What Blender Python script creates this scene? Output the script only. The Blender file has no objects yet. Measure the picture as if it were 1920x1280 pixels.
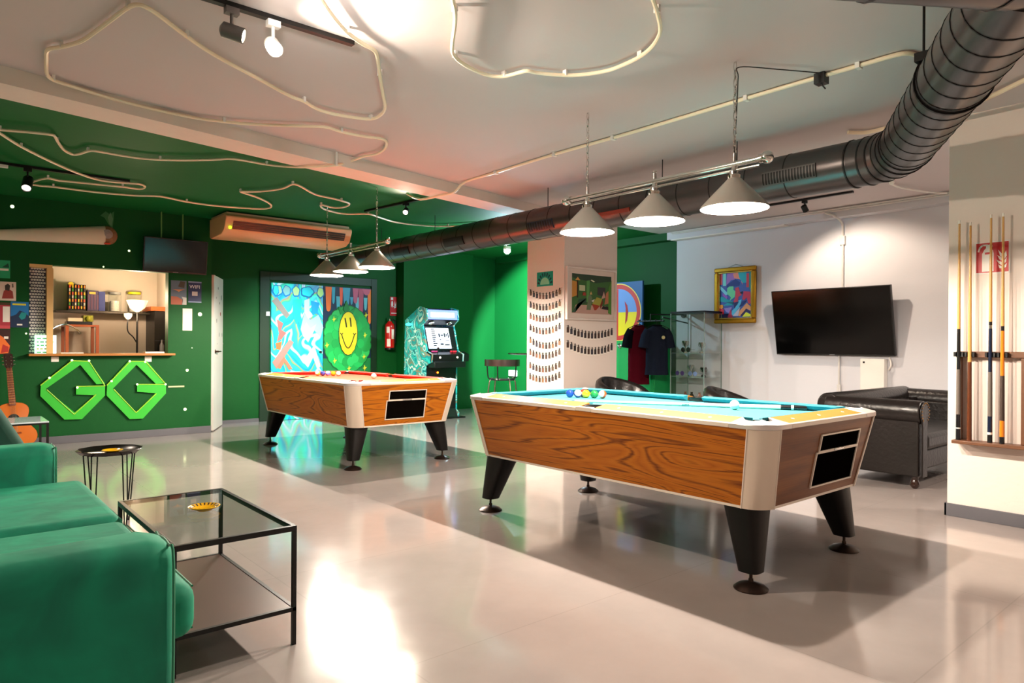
import bpy, bmesh, math, random
from math import sin, cos, pi, radians as R, sqrt, atan2
from mathutils import Vector, Matrix
random.seed(7)
S = bpy.context.scene
COL = S.collection
# ------------------------------------------------------------------ camera (level, very small roll)
F = 1291.25; TH = 0.70355; YH = 643.4; RO = 0.00619; CH = 1.15
A_ = pi/2 - TH
fw = Vector((cos(A_), sin(A_), 0)); rt = Vector((sin(A_), -cos(A_), 0)); upv = Vector((0, 0, 1))
CX = rt*cos(RO) + upv*sin(RO); CY = upv*cos(RO) - rt*sin(RO)
CAMP = Vector((0, 0, CH))
def ray(x, y): return fw*F + CX*(x-960) + CY*(YH-y)
def onZ(x, y, z): d = ray(x, y); return CAMP + d*((z-CH)/d.z)
def onY(x, y, Y): d = ray(x, y); return CAMP + d*(Y/d.y)
def onX(x, y, X): d = ray(x, y); return CAMP + d*(X/d.x)
cam = bpy.data.cameras.new('camera'); co = bpy.data.objects.new('camera', cam); COL.objects.link(co)
cam.sensor_width = 36; cam.lens = F/1920*36; cam.shift_y = (YH-640)/1920; cam.clip_start = 0.05
co.matrix_world = Matrix.Translation(CAMP) @ Matrix((CX, CY, -fw)).transposed().to_4x4()
S.camera = co
S.view_settings.view_transform = 'Standard'; S.view_settings.look = 'None'
S.view_settings.gamma = 1.0; S.view_settings.use_curve_mapping = False
S.view_settings.exposure = 0.0

# ------------------------------------------------------------------ materials
def lin(c):
    c /= 255.0
    return c/12.92 if c <= 0.04045 else ((c+0.055)/1.055)**2.4
def rgb(h):
    h = h.lstrip('#'); return tuple(lin(int(h[i:i+2], 16)) for i in (0, 2, 4)) + (1,)
MATS = {}
def mat(name, hexc='#808080', rough=0.5, metal=0.0, var=0.06, scale=6.0, bump=0.0, bscale=60.0, coat=0.0,
        emit=None, estr=0.0, sheen=0.0, spec=0.5, trans=0.0, ior=1.45, stretch=None):
    if name in MATS: return MATS[name]
    m = bpy.data.materials.new(name); m.use_nodes = True; nt = m.node_tree; N = nt.nodes; L = nt.links
    b = N['Principled BSDF']; c = rgb(hexc)
    b.inputs['Roughness'].default_value = rough; b.inputs['Metallic'].default_value = metal
    b.inputs['Specular IOR Level'].default_value = spec; b.inputs['IOR'].default_value = ior
    b.inputs['Coat Weight'].default_value = coat; b.inputs['Coat Roughness'].default_value = 0.05
    b.inputs['Sheen Weight'].default_value = sheen; b.inputs['Transmission Weight'].default_value = trans
    tc = N.new('ShaderNodeTexCoord'); mp = N.new('ShaderNodeMapping'); L.new(tc.outputs['Object'], mp.inputs[0])
    if stretch: mp.inputs['Scale'].default_value = stretch
    n = N.new('ShaderNodeTexNoise'); n.inputs['Scale'].default_value = scale; n.inputs['Detail'].default_value = 3
    L.new(mp.outputs[0], n.inputs['Vector'])
    mx = N.new('ShaderNodeMix'); mx.data_type = 'RGBA'
    mx.inputs[6].default_value = tuple(v*(1-var) for v in c[:3])+(1,)
    mx.inputs[7].default_value = tuple(min(1, v*(1+var)) for v in c[:3])+(1,)
    L.new(n.outputs['Fac'], mx.inputs[0]); L.new(mx.outputs[2], b.inputs['Base Color'])
    if bump:
        n2 = N.new('ShaderNodeTexNoise'); n2.inputs['Scale'].default_value = bscale; n2.inputs['Detail'].default_value = 4
        L.new(mp.outputs[0], n2.inputs['Vector'])
        bp = N.new('ShaderNodeBump'); bp.inputs['Strength'].default_value = bump; bp.inputs['Distance'].default_value = 0.01
        L.new(n2.outputs['Fac'], bp.inputs['Height']); L.new(bp.outputs[0], b.inputs['Normal'])
    if emit:
        b.inputs['Emission Color'].default_value = rgb(emit); b.inputs['Emission Strength'].default_value = estr
    MATS[name] = m; return m

def wood(name, stops, u=1.0, v=5.0, k=9.0, rough=0.3, fine=0.25, coat=0.3, seed=0.0):
    """laminate with flowing grain: horizontal coordinate = x+y, vertical = z"""
    if name in MATS: return MATS[name]
    m = bpy.data.materials.new(name); m.use_nodes = True; nt = m.node_tree; N = nt.nodes; L = nt.links
    b = N['Principled BSDF']; b.inputs['Roughness'].default_value = rough
    b.inputs['Coat Weight'].default_value = coat; b.inputs['Coat Roughness'].default_value = 0.12; b.inputs['Specular IOR Level'].default_value = .25
    tc = N.new('ShaderNodeTexCoord'); sp = N.new('ShaderNodeSeparateXYZ'); L.new(tc.outputs['Object'], sp.inputs[0])
    ad = N.new('ShaderNodeMath'); ad.operation = 'ADD'; L.new(sp.outputs[0], ad.inputs[0]); L.new(sp.outputs[1], ad.inputs[1])
    cb = N.new('ShaderNodeCombineXYZ')
    mu = N.new('ShaderNodeMath'); mu.operation = 'MULTIPLY'; mu.inputs[1].default_value = u; L.new(ad.outputs[0], mu.inputs[0])
    mv = N.new('ShaderNodeMath'); mv.operation = 'MULTIPLY'; mv.inputs[1].default_value = v; L.new(sp.outputs[2], mv.inputs[0])
    L.new(mu.outputs[0], cb.inputs[0]); L.new(mv.outputs[0], cb.inputs[1]); cb.inputs[2].default_value = seed
    n = N.new('ShaderNodeTexNoise'); n.inputs['Scale'].default_value = 1.0; n.inputs['Detail'].default_value = 1.5
    n.inputs['Distortion'].default_value = 0.6; L.new(cb.outputs[0], n.inputs['Vector'])
    a2 = N.new('ShaderNodeMath'); a2.operation = 'MULTIPLY_ADD'; a2.inputs[1].default_value = k
    m3 = N.new('ShaderNodeMath'); m3.operation = 'MULTIPLY'; m3.inputs[1].default_value = 0.55; L.new(mv.outputs[0], m3.inputs[0])
    L.new(n.outputs['Fac'], a2.inputs[0]); L.new(m3.outputs[0], a2.inputs[2])
    fr = N.new('ShaderNodeMath'); fr.operation = 'FRACT'; L.new(a2.outputs[0], fr.inputs[0])
    pp = N.new('ShaderNodeMath'); pp.operation = 'PINGPONG'; pp.inputs[1].default_value = 0.5; L.new(a2.outputs[0], pp.inputs[0])
    mp = N.new('ShaderNodeMapping'); mp.inputs['Scale'].default_value = (2.5/u*1.0, 30/v*4, 1); L.new(cb.outputs[0], mp.inputs[0])
    n2 = N.new('ShaderNodeTexNoise'); n2.inputs['Scale'].default_value = 1.6; n2.inputs['Detail'].default_value = 5; L.new(mp.outputs[0], n2.inputs['Vector'])
    s = N.new('ShaderNodeMath'); s.operation = 'MULTIPLY_ADD'; s.inputs[1].default_value = fine*2
    L.new(n2.outputs['Fac'], s.inputs[0]); L.new(pp.outputs[0], s.inputs[2])
    cr = N.new('ShaderNodeValToRGB'); el = cr.color_ramp.elements
    while len(el) < len(stops): el.new(0.5)
    for e, (p, h) in zip(el, stops): e.position = p; e.color = rgb(h)
    L.new(s.outputs[0], cr.inputs[0]); L.new(cr.outputs[0], b.inputs['Base Color'])
    MATS[name] = m; return m

# ------------------------------------------------------------------ mesh builder
class MB:
    def __init__(s): s.v = []; s.f = []; s.m = []; s.mats = []; s.cur = 0; s.flat = False
    def use(s, m):
        if m not in s.mats: s.mats.append(m)
        s.cur = s.mats.index(m); return s
    def add(s, vs, fs):
        o = len(s.v); s.v += [Vector(p) for p in vs]
        for f in fs: s.f.append([i+o for i in f]); s.m.append(s.cur)
        return s
    def box(s, a, b, rot=None, c=None):
        x0, y0, z0 = a; x1, y1, z1 = b
        vs = [Vector(p) for p in ((x0,y0,z0),(x1,y0,z0),(x1,y1,z0),(x0,y1,z0),(x0,y0,z1),(x1,y0,z1),(x1,y1,z1),(x0,y1,z1))]
        if rot is not None:
            c = Vector(c) if c is not None else sum(vs, Vector())/8
            vs = [c + rot @ (p-c) for p in vs]
        return s.add(vs, [(0,3,2,1),(4,5,6,7),(0,1,5,4),(1,2,6,5),(2,3,7,6),(3,0,4,7)])
    def hexa(s, bot, top):
        return s.add(list(bot)+list(top), [(0,3,2,1),(4,5,6,7),(0,1,5,4),(1,2,6,5),(2,3,7,6),(3,0,4,7)])
    def cyl(s, p0, p1, r0, r1=None, n=16, caps=True):
        r1 = r0 if r1 is None else r1
        p0 = Vector(p0); p1 = Vector(p1); d = (p1-p0).normalized()
        a = Vector((1,0,0)) if abs(d.x) < .8 else Vector((0,1,0))
        u = d.cross(a).normalized(); w = d.cross(u)
        vs = []
        for p, r in ((p0, r0), (p1, r1)):
            vs += [p + (u*cos(2*pi*i/n) + w*sin(2*pi*i/n))*r for i in range(n)]
        fs = [(i, (i+1) % n, n+(i+1) % n, n+i) for i in range(n)]
        if caps: fs += [tuple(range(n))[::-1], tuple(range(n, 2*n))]
        return s.add(vs, fs)
    def tube(s, pts, r, n=8, closed=False):
        pts = [Vector(p) for p in pts]; k = len(pts); rs = r if isinstance(r, (list, tuple)) else [r]*k
        vs = []; prev = None
        for i, p in enumerate(pts):
            if closed: t = pts[(i+1) % k]-pts[i-1]
            else: t = pts[min(i+1, k-1)]-pts[max(i-1, 0)]
            t.normalize()
            if prev is None:
                a = Vector((0,0,1)) if abs(t.z) < .9 else Vector((1,0,0)); u = t.cross(a).normalized()
            else:
                u = prev - t*prev.dot(t)
                u.normalize()
            prev = u; w = t.cross(u)
            vs += [p + (u*cos(2*pi*j/n)+w*sin(2*pi*j/n))*rs[i] for j in range(n)]
        fs = []
        for i in range(k if closed else k-1):
            a = i*n; b = ((i+1) % k)*n
            fs += [(a+j, a+(j+1) % n, b+(j+1) % n, b+j) for j in range(n)]
        if not closed: fs += [tuple(range(n))[::-1], tuple(range((k-1)*n, k*n))]
        return s.add(vs, fs)
    def lathe(s, prof, c=(0,0,0), n=24, axis=None, cap=True):
        c = Vector(c); vs = []; k = len(prof)
        q = Matrix.Identity(3) if axis is None else Vector((0,0,1)).rotation_difference(Vector(axis).normalized()).to_matrix()
        for r, z in prof: vs += [c + q @ Vector((r*cos(2*pi*i/n), r*sin(2*pi*i/n), z)) for i in range(n)]
        fs = []
        for j in range(k-1): fs += [(j*n+i, j*n+(i+1) % n, (j+1)*n+(i+1) % n, (j+1)*n+i) for i in range(n)]
        if cap: fs += [tuple(range(n))[::-1], tuple(range((k-1)*n, k*n))]
        return s.add(vs, fs)
    def sphere(s, c, r, n=16, m=10, sq=(1,1,1)):
        c = Vector(c); prof = [(max(1e-4, sin(pi*j/m))*r, -cos(pi*j/m)*r) for j in range(m+1)]
        vs = []; 
        for a, z in prof: vs += [c + Vector((a*cos(2*pi*i/n)*sq[0], a*sin(2*pi*i/n)*sq[1], z*sq[2])) for i in range(n)]
        fs = []
        for j in range(m): fs += [(j*n+i, j*n+(i+1) % n, (j+1)*n+(i+1) % n, (j+1)*n+i) for i in range(n)]
        return s.add(vs, fs)
    def prism(s, poly, o, ax, ay, depth):
        """2D polygon in frame (o,ax,ay) extruded along ax x ay * depth"""
        o = Vector(o); ax = Vector(ax); ay = Vector(ay); d = ax.cross(ay).normalized()*depth; n = len(poly)
        a = sum(poly[i][0]*poly[(i+1) % n][1]-poly[(i+1) % n][0]*poly[i][1] for i in range(n))
        if a < 0: poly = poly[::-1]
        b = [o+ax*x+ay*y for x, y in poly]
        fs = [tuple(range(n))[::-1], tuple(range(n, 2*n))] + [(i, (i+1) % n, n+(i+1) % n, n+i) for i in range(n)]
        return s.add(b+[p+d for p in b], fs)
    def build(s, name, m=None, parent=None, W=True, bevel=0, smooth=True, seg=2, sub=0, ang=0.7, kind=None):
        if m is not None and not s.mats: s.mats = [m]
        me = bpy.data.meshes.new(name); base = Vector((0,0,0))
        if parent is not None:
            if W:
                o = parent
                while o: base += o.location; o = o.parent
        elif W:
            xs = [p.x for p in s.v]; ys = [p.y for p in s.v]; zs = [p.z for p in s.v]
            base = Vector(((min(xs)+max(xs))/2, (min(ys)+max(ys))/2, min(zs)))
        me.from_pydata([p-base for p in s.v], [], s.f)
        for mm in s.mats: me.materials.append(mm)
        for p, i in zip(me.polygons, s.m): p.material_index = i
        bm = bmesh.new(); bm.from_mesh(me)
        bmesh.ops.recalc_face_normals(bm, faces=bm.faces); bm.to_mesh(me); bm.free()
        if smooth:
            me.shade_smooth(); me.set_sharp_from_angle(angle=ang)
        ob = bpy.data.objects.new(name, me); COL.objects.link(ob)
        if parent is not None: ob.parent = parent
        elif W: ob.location = base
        if bevel:
            bv = ob.modifiers.new('bevel', 'BEVEL'); bv.width = bevel; bv.segments = seg; bv.limit_method = 'ANGLE'; bv.angle_limit = 0.6
            bv.harden_normals = False
        if sub:
            sm = ob.modifiers.new('sub', 'SUBSURF'); sm.levels = sub; sm.render_levels = sub
        if kind: ob['kind'] = kind
        return ob
def tag(o, label, cat, group=None, kind=None):
    o['label'] = label; o['category'] = cat
    if group: o['group'] = group
    if kind: o['kind'] = kind
    return o
def thing(name, loc, label, cat, group=None, rz=0):
    o = bpy.data.objects.new(name, None); COL.objects.link(o); o.location = loc; o.rotation_euler.z = rz
    o.empty_display_size = 0.1
    return tag(o, label, cat, group)
def copy_tree(o, parent=None):
    c = o.copy(); COL.objects.link(c); c.parent = parent
    for ch in [x for x in COL.objects if x.parent == o]: copy_tree(ch, c)
    return c
def struct(mb, name, m=None, **k):
    return mb.build(name, m, kind='structure', **k)
def spline(pts, n=6):
    """Catmull-Rom through points"""
    P = [Vector(p) for p in pts]; out = []
    for i in range(len(P)-1):
        a = P[max(i-1, 0)]; b = P[i]; c = P[i+1]; d = P[min(i+2, len(P)-1)]
        for j in range(n):
            t = j/n
            out.append(0.5*((2*b)+(c-a)*t+(2*a-5*b+4*c-d)*t*t+(3*b-a-3*c+d)*t**3))
    out.append(P[-1]); return out
def text(name, s, size, o, ax, ay, m, parent=None, depth=0.001, align='CENTER', label=None):
    """letters as a mesh, frame given by origin and the two axes"""
    cu = bpy.data.curves.new(name, 'FONT'); cu.body = s; cu.size = size; cu.extrude = depth; cu.align_x = align; cu.align_y = 'CENTER'
    t = bpy.data.objects.new('tmp', cu); me = bpy.data.meshes.new_from_object(t); bpy.data.objects.remove(t)
    ax = Vector(ax).normalized(); ay = Vector(ay).normalized(); az = ax.cross(ay); o = Vector(o)
    M3 = Matrix((ax, ay, az)).transposed()
    base = Vector((0,0,0)); p = parent
    while p: base += p.location; p = p.parent
    for v in me.vertices: v.co = M3 @ v.co + o - base
    me.materials.clear(); me.materials.append(m)
    ob = bpy.data.objects.new(name, me); COL.objects.link(ob)
    if parent: ob.parent = parent
    return ob

# common materials
M_chrome = mat('chrome', '#d8d6d2', rough=0.12, metal=1.0, var=0.03)
M_black = mat('black_metal', '#141313', rough=0.4, metal=0.3)
M_blackpl = mat('black_plastic', '#101011', rough=0.35)
M_white = mat('white_paint', '#e9e4dd', rough=0.55)
M_paper = mat('paper', '#efe6da', rough=0.8)
M_bulb = mat('lit_bulb', '#ffffff', emit='#ffe2bd', estr=30)
M_cool = mat('cool_bulb', '#ffffff', emit='#cfeaff', estr=200)
M_tube = mat('cream_tube', '#f3e2c4', rough=0.35, var=0.03)
# ------------------------------------------------------------------ ROOM
X1 = 8.0; YB = 9.93; YL = 9.12; ZC = 2.70; XL = 2.74; XW = -3.2; YW = -3.2
def floor_mat():
    m = bpy.data.materials.new('grey_epoxy_floor'); m.use_nodes = True; N = m.node_tree.nodes; L = m.node_tree.links
    b = N['Principled BSDF']
    tc = N.new('ShaderNodeTexCoord'); n = N.new('ShaderNodeTexNoise'); n.inputs['Scale'].default_value = 0.9; n.inputs['Detail'].default_value = 8
    n.inputs['Roughness'].default_value = 0.6
    L.new(tc.outputs['Object'], n.inputs['Vector'])
    cr = N.new('ShaderNodeValToRGB'); cr.color_ramp.elements[0].position = .3; cr.color_ramp.elements[1].position = .72
    cr.color_ramp.elements[0].color = rgb('#9b918d'); cr.color_ramp.elements[1].color = rgb('#b0a5a0')
    L.new(n.outputs['Fac'], cr.inputs[0])
    # faint slab seams under the paint, 1 m grid
    br = N.new('ShaderNodeTexBrick'); br.offset = 0.0; br.inputs['Scale'].default_value = 1.0
    br.inputs['Brick Width'].default_value = 1.2; br.inputs['Row Height'].default_value = 1.2; br.inputs['Mortar Size'].default_value = 0.003
    br.inputs['Color1'].default_value = (1,1,1,1); br.inputs['Color2'].default_value = (.97,.97,.97,1); br.inputs['Mortar'].default_value = (.88,.88,.88,1)
    L.new(tc.outputs['Object'], br.inputs['Vector'])
    mx = N.new('ShaderNodeMix'); mx.data_type = 'RGBA'; mx.blend_type = 'MULTIPLY'; mx.inputs[0].default_value = 1
    L.new(cr.outputs[0], mx.inputs[6]); L.new(br.outputs['Color'], mx.inputs[7]); L.new(mx.outputs[2], b.inputs['Base Color'])
    n2 = N.new('ShaderNodeTexNoise'); n2.inputs['Scale'].default_value = 3.0; n2.inputs['Detail'].default_value = 5
    L.new(tc.outputs['Object'], n2.inputs['Vector'])
    mr = N.new('ShaderNodeMapRange'); mr.inputs['To Min'].default_value = 0.09; mr.inputs['To Max'].default_value = 0.18
    L.new(n2.outputs['Fac'], mr.inputs['Value']); L.new(mr.outputs[0], b.inputs['Roughness'])
    b.inputs['Coat Weight'].default_value = 0.35; b.inputs['Coat Roughness'].default_value = 0.08
    n3 = N.new('ShaderNodeTexNoise'); n3.inputs['Scale'].default_value = 5; L.new(tc.outputs['Object'], n3.inputs['Vector'])
    bp = N.new('ShaderNodeBump'); bp.inputs['Strength'].default_value = 0.06; bp.inputs['Distance'].default_value = 0.02
    L.new(n3.outputs['Fac'], bp.inputs['Height']); L.new(bp.outputs[0], b.inputs['Normal'])
    return m
M_floor = floor_mat()
M_ceil = mat('ceiling_white', '#cbc1c0', rough=0.8, var=0.03, scale=1.5, bump=0.15, bscale=8)
M_gceil = mat('ceiling_green', '#005e25', rough=0.7, spec=.25, var=0.08, scale=1.2, bump=0.15, bscale=8)
M_gwall = mat('wall_green', '#004a19', rough=0.6, spec=.25, var=0.10, scale=1.5, bump=0.12, bscale=20)
M_cream = mat('wall_cream', '#e8dad0', rough=0.75, var=0.03, scale=2, bump=0.15, bscale=25)
M_grey = mat('wall_light_grey', '#cdcdd2', rough=0.8, var=0.05, scale=1.6, bump=0.2, bscale=12)
M_base = mat('skirting_grey', '#5e5d62', rough=0.5)
struct(MB().box((XW, YW, -0.1), (X1+.2, 12.2, 0)), 'floor', M_floor, smooth=False)
# ceilings: white part up to the skewed beam, green beyond it
bn0 = onZ(0, 155, 2.6); bn1 = onZ(950, 387, 2.6); bf0 = onZ(0, 184, 2.6); bf1 = onZ(820, 372, 2.6)
def ext(p, q, x): t = (x-p.x)/(q.x-p.x); return p.y + (q.y-p.y)*t
xa, xb = XW, 5.66
n0, n1 = ext(bn0, bn1, xa), ext(bn0, bn1, xb); f0, f1 = ext(bf0, bf1, xa), ext(bf0, bf1, xb)
ob = MB(); ob.add([(xa,YW,ZC),(X1+.2,YW,ZC),(X1+.2,6.05,ZC),(6.57,6.05,ZC),(xb,n1,ZC),(xa,n0,ZC)], [(0,1,2,3,4,5)])
ob.add([(xa,YW,ZC+.1),(X1+.2,YW,ZC+.1),(X1+.2,6.05,ZC+.1),(6.57,6.05,ZC+.1),(xb,n1,ZC+.1),(xa,n0,ZC+.1)], [(5,4,3,2,1,0)])
struct(ob, 'ceiling', M_ceil, smooth=False)
ob = MB(); P = [(xa,n0),(xb,n1),(6.57,6.05),(X1+.2,6.05),(X1+.2,12.2),(xa,12.2)]
ob.add([(x,y,ZC+.001) for x, y in P], [(0,1,2,3,4,5)]); ob.add([(x,y,ZC+.1) for x, y in P], [(0,1,2,3,4,5)])
struct(ob, 'ceiling_green', M_gceil, smooth=False)
struct(MB().hexa([(xa,n0,2.6),(xb,n1,2.6),(xb,f1,2.6),(xa,f0,2.6)], [(xa,n0,2.72),(xb,n1,2.72),(xb,f1,2.72),(xa,f0,2.72)]), 'trim_1', mat('beam_cream', '#e0d2c6', rough=.7, bump=.1, bscale=10), smooth=False)
# left wall with the kiosk hatch
HX0, HX1, HZ0, HZ1 = 0.84, 2.235, 1.0, 1.985
mb = MB(); T = .14
for a, b in (((XW, YL, 0), (HX0, YL+T, ZC)), ((HX1, YL, 0), (XL, YL+T, ZC)), ((HX0, YL, 0), (HX1, YL+T, HZ0)), ((HX0, YL, HZ1), (HX1, YL+T, ZC))): mb.box(a, b)
struct(mb, 'wall_left', M_gwall, smooth=False)
struct(MB().box((XW, YL-.012, 0), (XL, YL, .085)), 'baseboard_left', M_base, bevel=.002)
# back wall with the shallow pilaster, passage side wall
struct(MB().box((XL, YB, 0), (X1+.2, YB+.1, ZC)), 'wall_back', M_gwall, smooth=False)
struct(MB().box((XL-.14, YL+T, 0), (XL, YB+.1, ZC)), 'wall_passage', M_gwall, smooth=False)
px0 = onY(757, 560, YB-.22).x; px1 = onY(887, 560, YB-.22).x
struct(MB().box((px0, YB-.22, 0), (px1, YB, ZC)), 'wall_pilaster', M_gwall, smooth=False)
struct(MB().box((XL, YB-.012, 0), (px0, YB, .05)), 'baseboard_back', M_base)
# right (TV) wall: light grey, green beyond the glass cabinet
YG = 5.87
struct(MB().box((X1, YW, 0), (X1+.12, YG, ZC)), 'wall_right', M_grey, smooth=False)
struct(MB().box((X1, YG, 0), (X1+.12, YB, ZC)), 'wall_right_green', M_gwall, smooth=False)
struct(MB().box((X1-.16, YW, 2.6), (X1, YG+.05, ZC)), 'trim_2', M_grey, smooth=False)
struct(MB().box((X1-.16, YG+.05, 2.6), (X1, YB-.22, ZC)), 'trim_3', M_gwall, smooth=False)
# cue wall (a stub wall)
XQ = 5.30; YQ = 1.655
struct(MB().box((XQ, YW, 0), (XQ+.22, YQ, ZC)), 'wall_cue', M_cream, smooth=False)
struct(MB().box((XQ-.014, YW, 0), (XQ, YQ+.014, .085)).box((XQ-.014, YQ, 0), (XQ+.22, YQ+.014, .085)), 'baseboard_cue', M_base, bevel=.002)
# walls behind the camera
struct(MB().box((XW-.1, YW, 0), (XW, YL+T, ZC)), 'wall_far_left', M_cream, smooth=False)
struct(MB().box((XW, YW-.1, 0), (X1+.2, YW, ZC)), 'wall_behind', M_cream, smooth=False)
# free-standing column
KX, KX2, KY, KY2 = 5.66, 6.585, 5.735, 6.385
struct(MB().box((KX, KY, 0), (KX2, KY2, ZC)), 'wall_column', M_cream, smooth=False)
# open white door at the end of the left wall
d0 = Vector((2.775, 9.17, 0)); d1 = Vector((3.085, 9.80, 0)); dd = (d1-d0).normalized(); dn = Vector((dd.y, -dd.x, 0))
dr = bpy.data.objects.new('door_1', None); COL.objects.link(dr); dr.location = d0; dr['kind'] = 'structure'
q = [d0-dn*.03, d1-dn*.03, d1+dn*.01, d0+dn*.01]
M_door = mat('door_white', '#d9d3cd', rough=.4)
MB().hexa([p+Vector((0,0,.012)) for p in q], [p+Vector((0,0,2.0)) for p in q]).build('door_leaf', M_door, dr)
hp = d0 + dd*.10 + dn*.01 + Vector((0,0,1.02))
MB().cyl(hp, hp+dn*.045, .012, n=10).tube([hp+dn*.045, hp+dn*.05+dd*.12], .009).lathe([(.026,0),(.026,.006)], hp, axis=dn, n=16).build('door_handle', mat('dark_bronze', '#4a3527', rough=.3, metal=.8), dr)
for i, (u_, z_, w_, h_, c_) in enumerate(((.30,1.85,.06,.05,'#2b2420'),(.55,1.74,.06,.09,'#4d463c'),(.18,1.72,.05,.04,'#7b7066'),(.42,1.66,.05,.04,'#5b5148'),(.5,1.52,.09,.06,'#8e2a28'),(.2,1.42,.05,.07,'#3b3430'),(.4,1.24,.04,.07,'#453c38'),(.62,1.24,.04,.07,'#453c38'),(.72,1.12,.05,.03,'#6b6058'),(.25,1.12,.04,.02,'#8b7d70'))):
    c = d0+dd*u_+dn*.0105+Vector((0,0,z_))
    n_ = 7; poly = [(cos(2*pi*k/n_)*w_/2*random.uniform(.6,1), sin(2*pi*k/n_)*h_/2*random.uniform(.7,1)) for k in range(n_)]
    MB().prism(poly, c, dd, (0,0,1), -.0008 if (dd.cross(Vector((0,0,1)))).dot(dn) < 0 else .0008).build('door_sticker', mat('sticker_%s' % c_, c_, rough=.5), dr)
# conduits along the right wall
M_cond = mat('conduit_grey', '#c9c6c2', rough=.4)
def top(mb, name, m, label, cat, group=None, **k): return tag(mb.build(name, m, **k), label, cat, group)
top(MB().tube([(X1-.2, -1, 2.67), (X1-.2, 5.8, 2.67)], .013).tube([(X1-.24, -1, 2.68), (X1-.24, 5.8, 2.68)], .009), 'conduit', M_cond, 'pair of thin grey conduits running along the ceiling over the wall television', 'pipe')
cp = onX(1580, 430, X1-.02)
top(MB().tube(spline([(X1-.2, cp.y+.12, 2.66), (X1-.18, cp.y+.03, 2.62), (X1-.05, cp.y, 2.55), (X1-.02, cp.y, 2.4), (X1-.02, cp.y, 1.7)]), .014).box((X1-.04, cp.y-.03, 2.3), (X1-.001, cp.y+.03, 2.4)), 'conduit', M_cond, 'grey conduit dropping down the wall to the top of the large television', 'pipe')
cp2 = onX(1573, 700, X1-.02)
top(MB().tube([(X1-.02, cp2.y, 1.05), (X1-.02, cp2.y, .3)], .012).box((X1-.03, cp2.y-.02, .62), (X1-.001, cp2.y+.02, .7)), 'conduit', M_cond, 'thin grey conduit running down the wall below the large television', 'pipe')
top(MB().box((X1-.17, 4.2, 2.585), (X1-.05, 5.85, 2.6)), 'cable_duct', M_white, 'short white cable duct under the ceiling ledge by the green corner', 'duct', bevel=.003)
# conduit across the white ceiling
pts = [onZ(1925, 148, 2.66), onZ(1850, 180, 2.66)]
c_ = [onZ(x, y, 2.685) for x, y in ((1762,97),(1725,104),(1705,100),(1680,103),(1610,123),(1540,143),(1400,184),(1240,232),(1150,258),(1040,289),(930,323),(872,341))]
c_ += [Vector((c_[-1].x-.05, c_[-1].y+.10, 2.60)), Vector((c_[-1].x-.1, c_[-1].y+.28, 2.585)), Vector((c_[-1].x-.15, c_[-1].y+.55, 2.585)), Vector((c_[-1].x-.18, c_[-1].y+.75, 2.67))]
cr_ = thing('ceiling_conduit', (c_[3].x, 3, 2.67), 'long off-white conduit crossing the ceiling behind the large billiard lamp', 'pipe')
MB().tube(spline(c_, 3), .012, n=10).build('pipe', M_tube, cr_)
for i in (4, 6, 8, 9, 10):
    p = c_[i]; MB().box((p.x-.022, p.y-.012, 2.668), (p.x+.022, p.y+.012, 2.70)).build('clip', M_white, cr_)
p = c_[5]; 
jb = top(MB().box((p.x-.03, p.y-.03, 2.64), (p.x+.03, p.y+.03, 2.7)).tube([(p.x,p.y,2.64),(p.x+.01,p.y-.02,2.61)], .004), 'junction_box', M_blackpl, 'small black junction clamp on the ceiling conduit feeding the large billiard lamp', 'electrical box')
top(MB().tube([onZ(1925,148,2.67), onZ(1870,175,2.67), onZ(1800,207,2.67), onZ(1720,240,2.67)], .014), 'conduit', M_tube, 'off-white conduit passing behind the round duct towards the right edge', 'pipe')
top(MB().tube(spline([onZ(x, y, 2.67) for x, y in ((1672,345),(1690,352),(1740,360),(1775,362))]), .009).sphere(onZ(1672,342,2.66), .025), 'ceiling_cable', M_white, 'white looped cable on the ceiling under the duct elbow', 'cable')
top(MB().tube(spline([onZ(x, y, 2.68) for x, y in ((1590,248),(1625,248),(1660,240))]), .014), 'conduit', M_tube, 'short off-white conduit stub above the round duct', 'pipe')

# ------------------------------------------------------------------ ROUND DUCT
M_duct = mat('galvanised_duct', '#585353', rough=0.30, metal=0.75, var=0.10, scale=5)
M_seam = mat('duct_seam', '#2f2d2d', rough=0.4, metal=0.8)
XD, ZD, RD = 4.70, 2.355, .155
E0 = Vector((XD, 1.75, ZD)); dv = Vector((cos(R(29.5)), sin(R(29.5)), 0))
dt = thing('round_duct', (XD, 5, ZD-.16), 'long dark galvanised round air duct bending under the ceiling beside the billiard lamps', 'duct')
def seams(mb, a, b, step=.17, r=RD+.003, tw=.0035):
    a = Vector(a); b = Vector(b); n = int((b-a).length/step); d = (b-a).normalized()
    for i in range(n):
        c = a + d*(i+.5)*step; mb.cyl(c-d*tw, c+d*tw, r, n=28)
mb = MB().use(M_duct).cyl((XD, YB, ZD), (XD, 2.0, ZD), RD, n=32); mb.use(M_seam); seams(mb, (XD, 8.9, ZD), (XD, 2.0, ZD), .30)
mb.build('straight_run', None, dt)
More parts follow.
